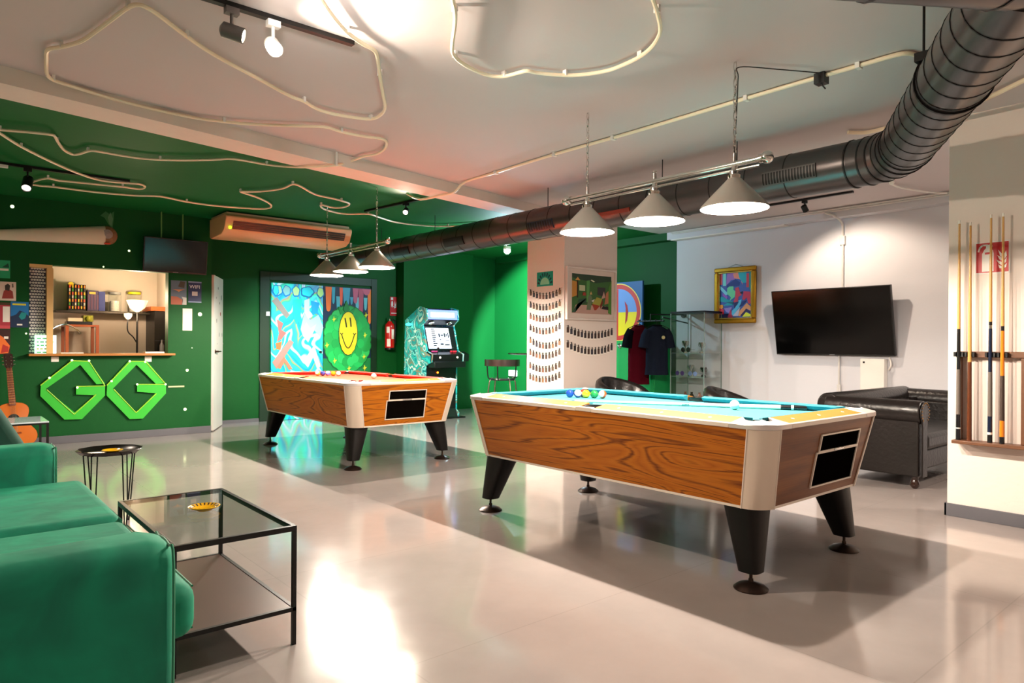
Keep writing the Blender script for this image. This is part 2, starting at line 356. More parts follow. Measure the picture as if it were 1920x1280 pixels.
# elbow of five gores
arc = []
A0 = Vector((XD, 2.02, ZD)); A1 = E0 - dv*.27
for i in range(6):
    t = i/5; arc.append(A0*(1-t)**2 + E0*2*t*(1-t) + A1*t*t)
mb = MB().use(M_duct)
for i in range(5): mb.cyl(arc[i]-(arc[i+1]-arc[i])*.12, arc[i+1], RD+.002*(i % 2), n=28)
mb.use(M_seam)
for i in range(6):
    d = (arc[min(i+1,5)]-arc[max(i-1,0)]).normalized(); mb.cyl(arc[i]-d*.005, arc[i]+d*.005, RD+.006, n=28)
mb.build('elbow', None, dt)
B1 = E0 - dv*2.36
mb = MB().use(M_duct).cyl(A1, B1, RD, n=32).use(M_seam); seams(mb, A1, B1, .15)
mb.build('angled_run', None, dt)
lv = Vector((-.83, .558, 0)).normalized()
C0 = B1 + Vector((0.02, -.03, .02)) - lv*.9; C1 = B1 + Vector((0.02, -.03, .02)) + lv*2.2
mb = MB().use(M_duct).cyl(C0, C1, RD+.012, n=32).use(M_seam); seams(mb, C0, C1, .42, RD+.016)
mb.build('cross_run', None, dt)
M_red = mat('red_label', '#7c2618', rough=.5)
def vent(y0, y1, m1, name, ang=200, label=None, slots=0, hw=17):
    a0, a1 = R(ang-hw), R(ang+hw)
    mb = MB()
    def pt(y, a, r): return Vector((XD+cos(a)*r, y, ZD+sin(a)*r))
    mb.use(m1)
    k = 5
    for i in range(k):
        b0 = a0+(a1-a0)*i/k; b1 = a0+(a1-a0)*(i+1)/k; r = RD+.012
        mb.hexa([pt(y0,b0,RD-.005),pt(y1,b0,RD-.005),pt(y1,b1,RD-.005),pt(y0,b1,RD-.005)], [pt(y0,b0,r),pt(y1,b0,r),pt(y1,b1,r),pt(y0,b1,r)])
    if slots:
        mb.use(M_black)
        for j in range(slots):
            ya = y0+(y1-y0)*(j+.25)/slots; yb = ya+(y1-y0)*.55/slots
            for i in range(k):
                b0 = a0+.06+(a1-a0-.12)*i/k; b1 = a0+.06+(a1-a0-.12)*(i+1)/k; r = RD+.014
                mb.hexa([pt(ya,b0,RD),pt(yb,b0,RD),pt(yb,b1,RD),pt(ya,b1,RD)], [pt(ya,b0,r),pt(yb,b0,r),pt(yb,b1,r),pt(ya,b1,r)])
    mb.build(name, None, dt, smooth=False)
def dy(x, y): return onX(x, y, XD-.15).y
vent(dy(1530,315), dy(1430,340), mat('vent_frame', '#5b5857', rough=.4, metal=.7), 'grille', 190, slots=18)
vent(dy(1120,398), dy(1180,390), M_red, 'red_label', 201, hw=6)
vent(dy(990,425), dy(1036,415), mat('vent_blue', '#1d2c3c', rough=.4), 'grille', 200, slots=10)
vent(dy(832,452), dy(868,445), M_black, 'grille', 200)
vent(dy(738,470), dy(766,465), M_black, 'grille', 200)
for y in (2.9, 3.6, 5.0, 7.0, 8.3):
    MB().tube([(XD, y, ZD+RD-.01), (XD, y, ZC)], .004, n=6).build('hanger_rod', M_black, dt)
p = A1.lerp(B1, .52); q = p + Vector((-dv.y, dv.x, 0))*.12
MB().tube([q+Vector((0,0,.1)), q+Vector((0,0,.345))], .006).box(q+Vector((-.03,-.03,.09)), q+Vector((.03,.03,.13))).cyl(p-dv*.008, p+dv*.008, RD+.01, n=28).build('clamp', M_black, dt)
# ------------------------------------------------------------------ POOL TABLES
HXT, HYT, ZR, ZW, ZB, RC, IN = .60, 1.135, .802, .768, .392, .105, .072
wood_stops = [(0.0,'#301000'),(0.26,'#6e3400'),(0.44,'#b4680c'),(0.72,'#a65a06'),(1.0,'#6a3200')]
M_lam = wood('teak_laminate', wood_stops, u=.55, v=5.4, k=12, rough=.45, fine=.26, coat=.0)
M_lam2 = wood('teak_end_shaded', [(0.0,'#4e280e'),(0.4,'#6e3d18'),(0.7,'#845024'),(1.0,'#64381a')], u=.5, v=5, k=4, rough=.4, fine=.3, coat=.1, seed=3)  # same laminate on the end panels; glare and shade put into a duller colour
M_railw = mat('oak_rail', '#b07428', rough=.45, coat=.1, var=.12, scale=5, stretch=(6,1,1))
M_trim = mat('aluminium_trim', '#e2d6c8', rough=.3, metal=.15, var=.04)
M_corner = mat('cream_corner', '#d8c8b6', rough=.28, metal=.25, var=.05, coat=.2)
M_leg = mat('black_leg', '#0b0807', rough=.4, spec=.3)
M_foot = mat('foot_metal', '#3a2c26', rough=.35, metal=.7)
M_cast = mat('chrome_casting', '#d9d0cc', rough=.28, metal=.35, var=.04)
M_pock = mat('pocket_black', '#0d0b0a', rough=.5)
def side_pt(x, y, z):
    """outer skin point at height z from the outline position at the rim"""
    t = (ZW-z)/(ZW-ZB); return Vector((x - math.copysign(IN*t, x), y - math.copysign(IN*t, y), z))
def make_table(name, loc, label, cloth, nose, panel_x, panel_w, end_mat):
    t = thing(name, loc, label, 'pool table')
    B = dict(parent=t, W=False)
    c = RC
    # cabinet: two long and two short laminate panels + underside
    mb = MB(); mb.use(M_lam)
    for s in (-1, 1):
        a = [side_pt(s*HXT, -HYT+c, ZB), side_pt(s*HXT, HYT-c, ZB), side_pt(s*HXT, HYT-c, ZW), side_pt(s*HXT, -HYT+c, ZW)]
        i = Vector((-s*.02, 0, 0)); mb.hexa([a[0],a[1],a[1]+i,a[0]+i], [a[3],a[2],a[2]+i,a[3]+i])
    mb.use(end_mat)
    for s in (-1, 1):
        a = [side_pt(-HXT+c, s*HYT, ZB), side_pt(HXT-c, s*HYT, ZB), side_pt(HXT-c, s*HYT, ZW), side_pt(-HXT+c, s*HYT, ZW)]
        i = Vector((0, -s*.02, 0)); mb.hexa([a[0],a[1],a[1]+i,a[0]+i], [a[3],a[2],a[2]+i,a[3]+i])
    mb.use(M_leg).box((-HXT+.12, -HYT+.12, ZB-.014), (HXT-.12, HYT-.12, ZB+.03))
    mb.build('cabinet', **B)
    # bottom edge strip
    mb = MB()
    for s in (-1, 1):
        p, q = side_pt(s*HXT, -HYT+c, ZB), side_pt(s*HXT, HYT-c, ZB); mb.box((min(p.x, p.x-s*.02), p.y, ZB-.012), (max(p.x, p.x-s*.02)+.002*s*0, q.y, ZB))
        p, q = side_pt(-HXT+c, s*HYT, ZB), side_pt(HXT-c, s*HYT, ZB); mb.box((p.x, min(p.y, p.y-s*.02), ZB-.012), (q.x, max(p.y, p.y-s*.02), ZB))
    mb.build('bottom_strip', M_trim, **B)
    # rounded corners
    for sx in (-1, 1):
        for sy in (-1, 1):
            mb = MB(); n = 10; rows = []
            for z, o in ((ZB-.012, .003), (ZW+.002, .003)):
                rt_ = (ZW-z)/(ZW-ZB)*IN
                cx_, cy_ = (HXT-c-rt_), (HYT-c-rt_)
                rows.append([Vector((sx*(cx_+cos(pi/2*k/n)*(c+o)), sy*(cy_+sin(pi/2*k/n)*(c+o)), z)) for k in range(n+1)]
                            + [Vector((sx*(cx_+cos(pi/2*(n-k)/n)*(c-.02)), sy*(cy_+sin(pi/2*(n-k)/n)*(c-.02)), z)) for k in range(n+1)])
            m_ = len(rows[0]); mb.add(rows[0]+rows[1], [(k, (k+1) % m_, m_+(k+1) % m_, m_+k) for k in range(m_)])
            for k in range(n): mb.f += [[k, k+1, m_-2-k, m_-1-k], [m_+k, m_+k+1, 2*m_-2-k, 2*m_-1-k]]; mb.m += [0, 0]
            cs = mb.build('corner_trim', M_corner, **B)
            mb2 = MB()
            for k_ in (0, 1):   # thin edge beads
                pts = []
                for z in (ZB-.012, ZW):
                    r_ = (ZW-z)/(ZW-ZB)*IN
                    p = Vector((sx*(HXT-r_+.003), sy*(HYT-c-r_), z)) if k_ == 0 else Vector((sx*(HXT-c-r_), sy*(HYT-r_+.003), z))
                    pts.append(p)
                mb2.tube(pts, .004, n=6)
            b2 = mb2.build('edge_bead', M_trim, parent=cs, W=False)
    # bed cloth
    mb = MB(); w = .10
    mb.box((-HXT+w, -HYT+w, ZB+.3), (HXT-w, HYT-w, ZW)); mb.build('bed_cloth', cloth, smooth=False, **B)
    # rails
    ca = .20; g = .062
    segs = []
    for s in (-1, 1):
        segs += [('L', s, -HYT+ca, -g), ('L', s, g, HYT-ca)]
        segs += [('S', s, -HXT+ca, HXT-ca)]
    for kind, s, a, b in segs:
        def P(u, v, z):   # u along the rail, v inward from outer edge
            return Vector((s*(HXT-v), u, z)) if kind == 'L' else Vector((u, s*(HYT-v), z))
        r = MB(); r.hexa([P(a,.008,ZW),P(b,.008,ZW),P(b,.118,ZW),P(a,.118,ZW)], [P(a,.008,ZR-.017),P(b,.008,ZR-.017),P(b,.118,ZR+.004),P(a,.118,ZR+.004)])
        ro = r.build('rail', M_railw, bevel=.003, **B)
        r = MB(); r.hexa([P(a,-.006,ZW-.004),P(b,-.006,ZW-.004),P(b,.014,ZW-.004),P(a,.014,ZW-.004)], [P(a,-.004,ZR-.017),P(b,-.004,ZR-.017),P(b,.014,ZR-.014),P(a,.014,ZR-.014)])
        r.build('edge_strip', M_trim, parent=ro, W=False, bevel=.003)
        r = MB(); n_ = 3; 
        for k in range(n_):
            u = a+(b-a)*(k+.5)/n_ if kind == 'L' else a+(b-a)*(k+.5)/n_
            zs = lambda v: ZR-.017+.021*(v-.008)/.11; q4 = ((u-.011,.064),(u,.054),(u+.011,.064),(u,.074)); r.hexa([P(x,v,zs(v)-.003) for x, v in q4], [P(x,v,zs(v)+.0008) for x, v in q4])
        r.build('sight', mat('pearl_sight', '#fff8ec', rough=.2), parent=ro, W=False, smooth=False)
        e0 = .05 if kind == 'S' or s == s else 0
        ia = .045; ib = .045
        if kind == 'L' and abs(a+g) < 1e-6: pass
        a2 = a-.055 if abs(a) > .2 else a; b2 = b+.055 if abs(b) > .2 else b
        a3 = a2 + (.045 if abs(a) > .2 else .012); b3 = b2 - (.045 if abs(b) > .2 else .012)
        r = MB(); r.hexa([P(a2,.114,ZW-.001),P(b2,.114,ZW-.001),P(b3,.146,ZW+.012),P(a3,.146,ZW+.012)], [P(a2,.114,ZR+.005),P(b2,.114,ZR+.005),P(b3,.162,ZR-.003),P(a3,.162,ZR-.003)])
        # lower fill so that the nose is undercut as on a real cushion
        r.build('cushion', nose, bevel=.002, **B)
    # corner castings and pockets
    for sx in (-1, 1):
        for sy in (-1, 1):
            poly = [(HXT-ca, HYT+.006)] + [(HXT-c+cos(a)*(c+.006), HYT-c+sin(a)*(c+.006)) for a in [pi/2*(1-k/8) for k in range(9)]] + [(HXT+.006, HYT-ca), (HXT-.118, HYT-ca)]
            pc = (HXT-.122, HYT-.122)
            poly += [(pc[0]+cos(a)*.063, pc[1]+sin(a)*.063) for a in [R(-62)+R(214)*k/14 for k in range(15)]]
            poly += [(HXT-ca, HYT-.118)]
            poly = [(sx*x, sy*y) for x, y in poly]
            mb = MB(); mb.prism(poly, (0,0,ZW-.005), (1,0,0), (0,1,0), ZR-ZW+.006)
            for v_ in mb.v:
                if v_.z > ZW: v_.z = ZR-.016+.022*min(1, max(0, min(HXT-abs(v_.x), HYT-abs(v_.y)))/.10)
            mb.build('corner_casting', M_cast, bevel=.004, **B)
            mb = MB().use(M_pock).lathe([(.060,-.05),(.064,.0),(.066,.022),(.058,.024),(.052,-.0),(.002,-.02)], (sx*pc[0], sy*pc[1], ZW-.0), cap=False)
            mb.build('pocket', M_pock, **B)
    for s in (-1, 1):
        mb = MB(); mb.box((min(s*(HXT+.006), s*(HXT-.03)), -g, ZW-.003), (max(s*(HXT+.006), s*(HXT-.03)), g, ZR-.012)); mb.build('side_casting', M_trim, bevel=.004, **B)
        mb = MB().lathe([(.056,-.05),(.058,.02),(.064,.026),(.050,.026),(.046,.0),(.002,-.02)], (s*(HXT-.092), 0, ZW), cap=False); mb.build('pocket', M_pock, **B)
    # ball return and coin panels on the near end
    def EP(x, z, o=0.0):
        tt = (ZW-z)/(ZW-ZB); return Vector((x, -HYT+IN*tt-o, z))
    for x0, x1, z0, z1, nm in ((panel_x-panel_w/2+.01, panel_x+panel_w/2, .625, .70, 'coin_window'), (panel_x-panel_w/2-.01, panel_x+panel_w/2, .445, .61, 'ball_return_window')):
        mb = MB(); f = .009
        tp = .012 if nm[0] == 'b' else 0.0
        def quad(xa, xb, za, zb, o0, o1): mb.hexa([EP(xa,za,o0),EP(xb,za,o0),EP(xb,za,o1),EP(xa,za,o1)], [EP(xa,zb,o0),EP(xb,zb,o0),EP(xb,zb,o1),EP(xa,zb,o1)])
        mb.use(M_trim); quad(x0-f, x1+f, z1, z1+f, -.002, .008); quad(x0-f, x1+f, z0-f, z0, -.002, .008); quad(x0-f, x0, z0, z1, -.002, .008); quad(x1, x1+f, z0, z1, -.002, .008)
        fo = mb.build(nm, M_trim, bevel=.0015, **B)
        mb = MB(); quad(x0, x1, z0, z1, -.001, .002); mb.build('dark_pane', mat('dark_glass', '#070504', rough=.8, spec=.0), parent=fo, W=False)
    # plaque between the two windows
    mb = MB(); mb.hexa([EP(panel_x-.05,.612,-.0),EP(panel_x+.05,.612,-.0),EP(panel_x+.05,.612,.011),EP(panel_x-.05,.612,.011)], [EP(panel_x-.05,.624,0),EP(panel_x+.05,.624,0),EP(panel_x+.05,.624,.011),EP(panel_x-.05,.624,.011)])
    mb.build('plaque', M_chrome, bevel=.002, **B)
    # legs
    for sx in (-1, 1):
        for sy in (-1, 1):
            bx, by = sx*.487, sy*.985; tx, ty = sx*.425, sy*.925
            mb = MB(); n = 24; rows = []
            for k in range(9):
                f = k/8; z = ZB-.013 - (ZB-.013-.085)*f; cx_, cy_ = tx+(bx-tx)*f, ty+(by-ty)*f
                h = .112-.052*f; rows.append([Vector((cx_+math.copysign(abs(cos(a))**.6, cos(a))*h*.86, cy_+math.copysign(abs(sin(a))**.6, sin(a))*h*.86, z)) for a in [2*pi*j/n for j in range(n)]])
            vs = [p for r_ in rows for p in r_]
            fs = [(j*n+i, j*n+(i+1) % n, (j+1)*n+(i+1) % n, (j+1)*n+i) for j in range(8) for i in range(n)] + [tuple(range(n)), tuple(range(8*n, 9*n))]
            mb.add(vs, fs); lg = mb.build('leg', M_leg, **B)
            mb = MB().cyl((bx,by,.02), (bx,by,.09), .008, n=10).lathe([(.078,0),(.08,.006),(.06,.022),(.03,.032),(.012,.036),(.011,.05)], (bx,by,0), n=28)
            mb.build('foot', M_foot, parent=lg, W=False)
    return t
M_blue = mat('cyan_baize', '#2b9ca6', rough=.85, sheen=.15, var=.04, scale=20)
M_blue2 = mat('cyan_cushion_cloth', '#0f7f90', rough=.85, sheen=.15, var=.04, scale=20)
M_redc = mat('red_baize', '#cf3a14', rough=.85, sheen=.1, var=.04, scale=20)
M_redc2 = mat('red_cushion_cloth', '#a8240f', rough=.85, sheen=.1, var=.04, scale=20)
T1 = Vector((3.452, 2.728, 0)); T2 = Vector((3.425, 6.66, 0))
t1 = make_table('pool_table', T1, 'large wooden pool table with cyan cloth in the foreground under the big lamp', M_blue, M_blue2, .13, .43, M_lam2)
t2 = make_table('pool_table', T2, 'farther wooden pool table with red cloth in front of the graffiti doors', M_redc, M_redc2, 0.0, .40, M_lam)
# balls
ZBALL = ZW+.0286
def ball_mat(c, stripe):
    nm = 'ball_%s_%s' % (c, stripe)
    if nm in MATS: return MATS[nm]
    m = mat(nm, c, rough=.08, coat=.6, var=.01)
    if stripe:
        N = m.node_tree.nodes; L = m.node_tree.links; b = N['Principled BSDF']
        tc = N.new('ShaderNodeTexCoord'); sp = N.new('ShaderNodeSeparateXYZ'); L.new(tc.outputs['Object'], sp.inputs[0])
        ab = N.new('ShaderNodeMath'); ab.operation = 'ABSOLUTE'; L.new(sp.outputs[0], ab.inputs[0])
        lt = N.new('ShaderNodeMath'); lt.operation = 'LESS_THAN'; lt.inputs[1].default_value = .014; L.new(ab.outputs[0], lt.inputs[0])
        mx = N.new('ShaderNodeMix'); mx.data_type = 'RGBA'; mx.inputs[6].default_value = rgb('#f4ead8'); mx.inputs[7].default_value = rgb(c)
        L.new(lt.outputs[0], mx.inputs[0]); L.new(mx.outputs[2], b.inputs['Base Color'])
    return m
def ball(x, y, c, label, grp, stripe=False, rz=0, ry=0):
    mb = MB().sphere((0,0,0), .0286, n=28, m=18); o = mb.build('pool_ball', ball_mat(c, stripe), W=False, ang=3)
    o.location = (x, y, ZBALL); o.rotation_euler = (0, ry, rz); tag(o, label, 'ball', grp)
ball(3.478, 3.462, '#1c3f9e', 'solid blue ball at the left end of the rack on the cyan table', 'balls racked on the cyan table')
ball(3.509, 3.413, '#5b3a8c', 'purple-striped ball next to the blue ball on the cyan table', 'balls racked on the cyan table', True, .9, .5)
ball(3.540, 3.363, '#f0b51c', 'solid yellow ball in the middle of the row on the cyan table', 'balls racked on the cyan table')
ball(3.571, 3.313, '#1d7a3c', 'solid green ball right of the yellow ball on the cyan table', 'balls racked on the cyan table')
ball(3.602, 3.263, '#c2481c', 'orange and white striped ball at the right end of the row on the cyan table', 'balls racked on the cyan table', True, .1, .3)
ball(3.575, 3.425, '#7a2a1a', 'dark maroon ball peeking from behind the row on the cyan table', 'balls racked on the cyan table')
ball(3.612, 2.235, '#f5f1df', 'white cue ball resting near the cue stick on the cyan table', None)
g2 = 'balls racked on the red table'
ball(3.370, 7.375, '#e8a03a', 'orange-striped white ball at the left end of the row on the red table', g2, True, .4, .7)
ball(3.412, 7.330, '#27337e', 'dark blue ball second in the row on the red table', g2)
ball(3.454, 7.285, '#5468c0', 'blue-striped ball in the middle of the row on the red table', g2, True, .2, 1.2)
ball(3.496, 7.240, '#f08a12', 'bright orange ball in the row on the red table', g2)
ball(3.538, 7.195, '#d8662a', 'orange-striped ball at the right end of the row on the red table', g2, True, 1.0, .2)
ball(3.575, 6.455, '#f5f1df', 'white cue ball alone on the red table', None)
# cue sticks -----------------------------------------------------
def stick(name, p0, p1, segs, label, cat='cue', group=None):
    """p0 butt, p1 tip; segs = [(part, f0, f1, material)] radii 14.5 mm -> 6 mm"""
    p0 = Vector(p0); p1 = Vector(p1); t = thing(name, p0, label, cat, group)
    for nm, a, b, m in segs:
        q0 = p0.lerp(p1, a); q1 = p0.lerp(p1, b); MB().cyl(q0, q1, .0148-.0088*a, .0148-.0088*b, n=14).build(nm, m, t)
    return t
M_maple = mat('maple_shaft', '#d8a35c', rough=.25, coat=.4, var=.08, scale=4)
M_maplel = mat('pale_shaft', '#efe3cc', rough=.25, coat=.4)
M_cb = mat('cue_black', '#141518', rough=.2, coat=.5)
M_wrap = mat('grey_wrap', '#6a6058', rough=.7, var=.25, scale=300)
M_navy = mat('cue_navy', '#141e36', rough=.2, coat=.5)
M_ora = mat('cue_orange', '#e2801a', rough=.2, coat=.5, var=.08)
M_brown = mat('cue_brown', '#5e3018', rough=.25, coat=.4, var=.12)
M_dwrap = mat('dark_wrap', '#3d2e26', rough=.7, var=.25, scale=300)
M_ivory = mat('ivory', '#f2ece0', rough=.3)
M_tip = mat('leather_tip', '#3a5a8a', rough=.7)
b_ = Vector((3.905, 1.945, ZW+.0152)); t_ = Vector((3.235, 3.20, ZW+.0065))
stick('cue_stick', b_, t_, [('butt_cap', 0, .05, M_cb), ('butt_ring', .05, .06, M_ivory), ('butt_sleeve', .06, .10, M_cb), ('grip', .10, .33, M_maplel), ('forearm', .33, .47, mat('cue_greywhite', '#d7cfc4', rough=.25, coat=.4)), ('joint', .47, .50, M_chrome), ('shaft', .50, .985, M_maplel), ('tip', .985, 1, M_tip)],
      'pale cue stick lying across the cyan cloth of the near pool table')
# wall rack with four cues
XR = XQ
M_rack = mat('rack_wood', '#6e4a34', rough=.4, var=.2, scale=6, stretch=(1,1,8))
rk = thing('cue_rack', (XR, 1.40, .50), 'dark wooden wall rack holding four cues on the cream wall', 'cue rack')
y0, y1 = 1.60, 1.19
MB().box((XR-.11, y1, .505), (XR-.001, y0, .528)).build('base_shelf', M_rack, rk, bevel=.004)
mb = MB()
mb.box((XR-.045, y1, 1.075), (XR-.001, y0-.005, 1.115)); mb.build('clip_rail', M_rack, rk, bevel=.004)
MB().box((XR-.04, y1+.0, .528), (XR-.001, y1+.045, 1.075)).build('upright', M_rack, rk, bevel=.004)
MB().box((XR-.04, y0-.035, .528), (XR-.001, y0-.012, 1.075)).build('upright', M_rack, rk, bevel=.004)
cy_ = [1.572, 1.508, 1.393, 1.327]
for yy in cy_: MB().box((XR-.075, yy-.028, 1.08), (XR-.045, yy-.016, 1.11)).box((XR-.075, yy+.016, 1.08), (XR-.045, yy+.028, 1.11)).box((XR-.05, yy-.028, 1.08), (XR-.044, yy+.028, 1.11)).build('clip', M_black, rk)
def cue_at(y, segs, label, tipz=1.985): stick('cue_stick', (XR-.066, y, .5285), (XR-.066, y, tipz), segs, label)
cue_at(cy_[0], [('butt_cap',0,.05,M_cb),('butt_ring',.05,.055,M_ivory),('butt_sleeve',.055,.115,M_cb),('grip',.115,.32,M_wrap),('forearm',.32,.505,M_cb),('shaft',.505,.985,M_maple),('tip',.985,1,M_ivory)], 'leftmost cue in the wall rack with black butt and grey speckled grip')
cue_at(cy_[1], [('butt',0,.36,M_brown),('shaft',.36,.985,M_maple),('tip',.985,1,M_ivory)], 'plain cue in the wall rack with a reddish brown butt', 1.965)
cue_at(cy_[2], [('butt_cap',0,.035,M_cb),('butt_ring',.035,.045,M_ivory),('butt_sleeve',.045,.115,M_navy),('grip',.115,.31,M_wrap),('forearm',.31,.50,M_navy),('joint',.50,.515,M_chrome),('collar',.515,.53,M_cb),('shaft',.53,.985,M_maple),('tip',.985,1,M_ivory)], 'cue in the wall rack with dark navy butt and silver joint', 2.0)
cue_at(cy_[3], [('butt_cap',0,.03,M_cb),('butt_sleeve',.03,.10,M_ora),('grip',.10,.295,M_dwrap),('forearm',.295,.49,M_ora),('collar',.49,.51,M_cb),('shaft',.51,.985,M_maple),('tip',.985,1,M_ivory)], 'cue in the wall rack with bright orange butt bands', 2.0)

# ------------------------------------------------------------------ BILLIARD LAMPS
def link_chain(mb, p0, p1, step=.042, r=.003):
    p0 = Vector(p0); p1 = Vector(p1); n = max(2, int((p1-p0).length/step)); 
    for i in range(n):
        c = p0.lerp(p1, (i+.5)/n); h = (p1-p0).length/n*.62; w = .009
        d = Vector((1,0,0)) if i % 2 else Vector((0,1,0))
        mb.tube([c+d*cos(a)*w+Vector((0,0,1))*sin(a)*h for a in [2*pi*k/8 for k in range(8)]], r, n=5, closed=True)
LAMPS = []
def billiard_lamp(x, ys, y0, y1, zbar, zrim, ztop, shade_m, label, bar_r=.016, energy=60):
    t = thing('billiard_lamp', (x, (y0+y1)/2, zrim), label, 'hanging lamp')
    MB().cyl((x,y0,zbar), (x,y1,zbar), bar_r, n=16).cyl((x,y0+.03,zbar-.034), (x,y1-.03,zbar-.034), bar_r*.5, n=10).build('bar', M_chrome, t)
    for y, s in ((y0, -1), (y1, 1)):
        MB().sphere((x, y+s*.012, zbar), .034, n=20, m=14).cyl((x,y,zbar), (x,y-s*.03,zbar), .024, n=16).build('finial', M_chrome, t)
    for y in (ys[0], ys[-1]):
        mb = MB(); link_chain(mb, (x,y,zbar+.06), (x,y,ztop)); mb.build('chain', M_chrome, t)
        MB().cyl((x,y,zbar), (x,y,zbar+.06), .011, n=12).build('chain_socket', M_chrome, t)
    MB().cyl((x,ys[1],zbar), (x,ys[1],zbar+.055), .012, n=12).sphere((x,ys[1],zbar+.058), .014).build('centre_finial', M_chrome, t)
    rr = .182; hs = zbar-.03-.045-zrim
    for y in ys:
        mb = MB().use(shade_m).lathe([(.030, zrim+hs),(.034, zrim+hs-.004),(rr-.002, zrim+.012),(rr, zrim)], (x,y,0), n=48, cap=False)
        mb.use(mat('shade_inner_white', '#f6efe4', rough=.6)).lathe([(rr-.001, zrim),(rr-.006, zrim+.010),(.030, zrim+hs-.008),(.001, zrim+hs-.008)], (x,y,0), n=48, cap=False)
        sh = mb.build('shade', None, t)
        MB().lathe([(.034,0),(.036,.018),(.026,.024),(.026,.040),(.018,.048),(.014,.075)], (x,y,zrim+hs-.006), n=24).build('holder', M_chrome, sh)
        MB().sphere((x,y,zrim+.085), .034, n=16, m=12).build('bulb', M_bulb, sh)
        l = bpy.data.lights.new('lamp_light', 'POINT'); l.energy = energy; l.color = (1, .87, .74); l.shadow_soft_size = .02
        lo = bpy.data.objects.new('lamp_light', l); COL.objects.link(lo); lo.location = (x, y, zrim+.028)
        LAMPS.append(lo)
    return t
M_shade1 = mat('grey_enamel_shade', '#a9a29a', rough=.25, coat=.3, metal=.2)
M_shade2 = mat('brushed_shade', '#b5aba2', rough=.3, metal=.45)
bl1 = billiard_lamp(3.37, [2.095, 2.64, 3.20], 1.915, 3.385, 2.14, 1.895, ZC, M_shade1, 'large three-shade chrome billiard lamp hanging above the cyan pool table', energy=118)
bl2 = billiard_lamp(3.43, [6.15, 6.705, 7.28], 5.95, 7.45, 2.145, 1.90, ZC, M_shade2, 'farther three-shade chrome billiard lamp hanging above the red pool table', energy=155)
pj = Vector((3.37, 2.095, 2.68)); pk = onZ(1540, 137, 2.67)
MB().tube(spline([pk, pk.lerp(pj, .5), pj+Vector((.015,-.02,-.01)), Vector((3.385,2.085,2.62)), Vector((3.385,2.09,2.5)), Vector((3.376,2.1,2.2))]), .003, n=6).build('cord', M_blackpl, bl1)
# ------------------------------------------------------------------ GREEN VELVET SOFA
def velvet(name, c1, c2):
    m = mat(name, c1, rough=.75, sheen=.22, var=.0)
    N = m.node_tree.nodes; L = m.node_tree.links; b = N['Principled BSDF']
    tc = N.new('ShaderNodeTexCoord'); n = N.new('ShaderNodeTexNoise'); n.inputs['Scale'].default_value = 5; n.inputs['Detail'].default_value = 5; n.inputs['Distortion'].default_value = .8
    L.new(tc.outputs['Object'], n.inputs['Vector']); cr = N.new('ShaderNodeValToRGB'); cr.color_ramp.elements[0].position = .35; cr.color_ramp.elements[1].position = .7
    cr.color_ramp.elements[0].color = rgb(c1); cr.color_ramp.elements[1].color = rgb(c2)
    L.new(n.outputs['Fac'], cr.inputs[0]); L.new(cr.outputs[0], b.inputs['Base Color'])
    b.inputs['Sheen Tint'].default_value = rgb('#59d8a8'); b.inputs['Sheen Roughness'].default_value = .35
    n2 = N.new('ShaderNodeTexNoise'); n2.inputs['Scale'].default_value = 9; L.new(tc.outputs['Object'], n2.inputs['Vector'])
    bp = N.new('ShaderNodeBump'); bp.inputs['Strength'].default_value = .25; bp.inputs['Distance'].default_value = .02
    L.new(n2.outputs['Fac'], bp.inputs['Height']); L.new(bp.outputs[0], b.inputs['Normal'])
    return m
M_velv = velvet('green_velvet', '#006c54', '#00906c')
M_pipe = mat('velvet_piping', '#0b7d58', rough=.8, sheen=.5)
sx0, sx1, sy0, sy1 = -.42, .50, 1.95, 4.32
sf = thing('sofa', ((sx0+sx1)/2, (sy0+sy1)/2, 0), 'green velvet sofa in the lower left corner beside the glass coffee table', 'sofa')
def arm(ya, yb, tilt):
    # cross-section in Y-Z, rounded top, slightly thicker at the top; extruded along X with a rounded front
    mb = MB(); n = 12; w = yb-ya; rows = []
    xs = [sx0, sx0+.05, sx0+.3, sx1-.3, sx1-.06, sx1-.02, sx1]
    for i, x in enumerate(xs):
        e = .022 if i == len(xs)-1 else (.005 if i == len(xs)-2 else 0)
        zt = .625 + .004*sin(i*2.1) - e*.8
        yo0, yo1 = ya+e, yb-e; r = min(.055, (yo1-yo0)/2-.002)
        pr = [(yo0+.012, .10), (yo0, .3), (yo0, zt-r)] + [(yo0+r-cos(pi/2*k/5)*r, zt-r+sin(pi/2*k/5)*r) for k in range(1, 6)] + \
             [(yo1-r+sin(pi/2*k/5)*r, zt-r+cos(pi/2*k/5)*r) for k in range(0, 6)] + [(yo1, .3), (yo1-.012, .10)]
        rows.append([Vector((x, y, z)) for y, z in pr])
    k = len(rows[0]); vs = [p for r_ in rows for p in r_]
    fs = [(j*k+i, j*k+(i+1) % k, (j+1)*k+(i+1) % k, (j+1)*k+i) for j in range(len(rows)-1) for i in range(k)] + [tuple(range(k)), tuple(range((len(rows)-1)*k, len(rows)*k))]
    mb.add(vs, fs); a = mb.build('armrest', M_velv, sf, ang=1.2)
    e = .020; x = sx1-.004
    pts = [(x, ya+e-.012, .11), (x, ya+e-.016, .56), (x-.002, ya+.05, .606), (x-.002, yb-.05, .606), (x, yb-e+.016, .56), (x, yb-e+.012, .11)]
    MB().tube(spline(pts, 4), .004, n=6).build('piping', M_pipe, a)
arm(sy0, sy0+.20, 0); arm(sy1-.20, sy1, 0)
MB().box((sx0+.02, sy0+.17, .10), (sx1-.02, sy1-.17, .30)).build('seat_base', M_velv, sf, bevel=.02)
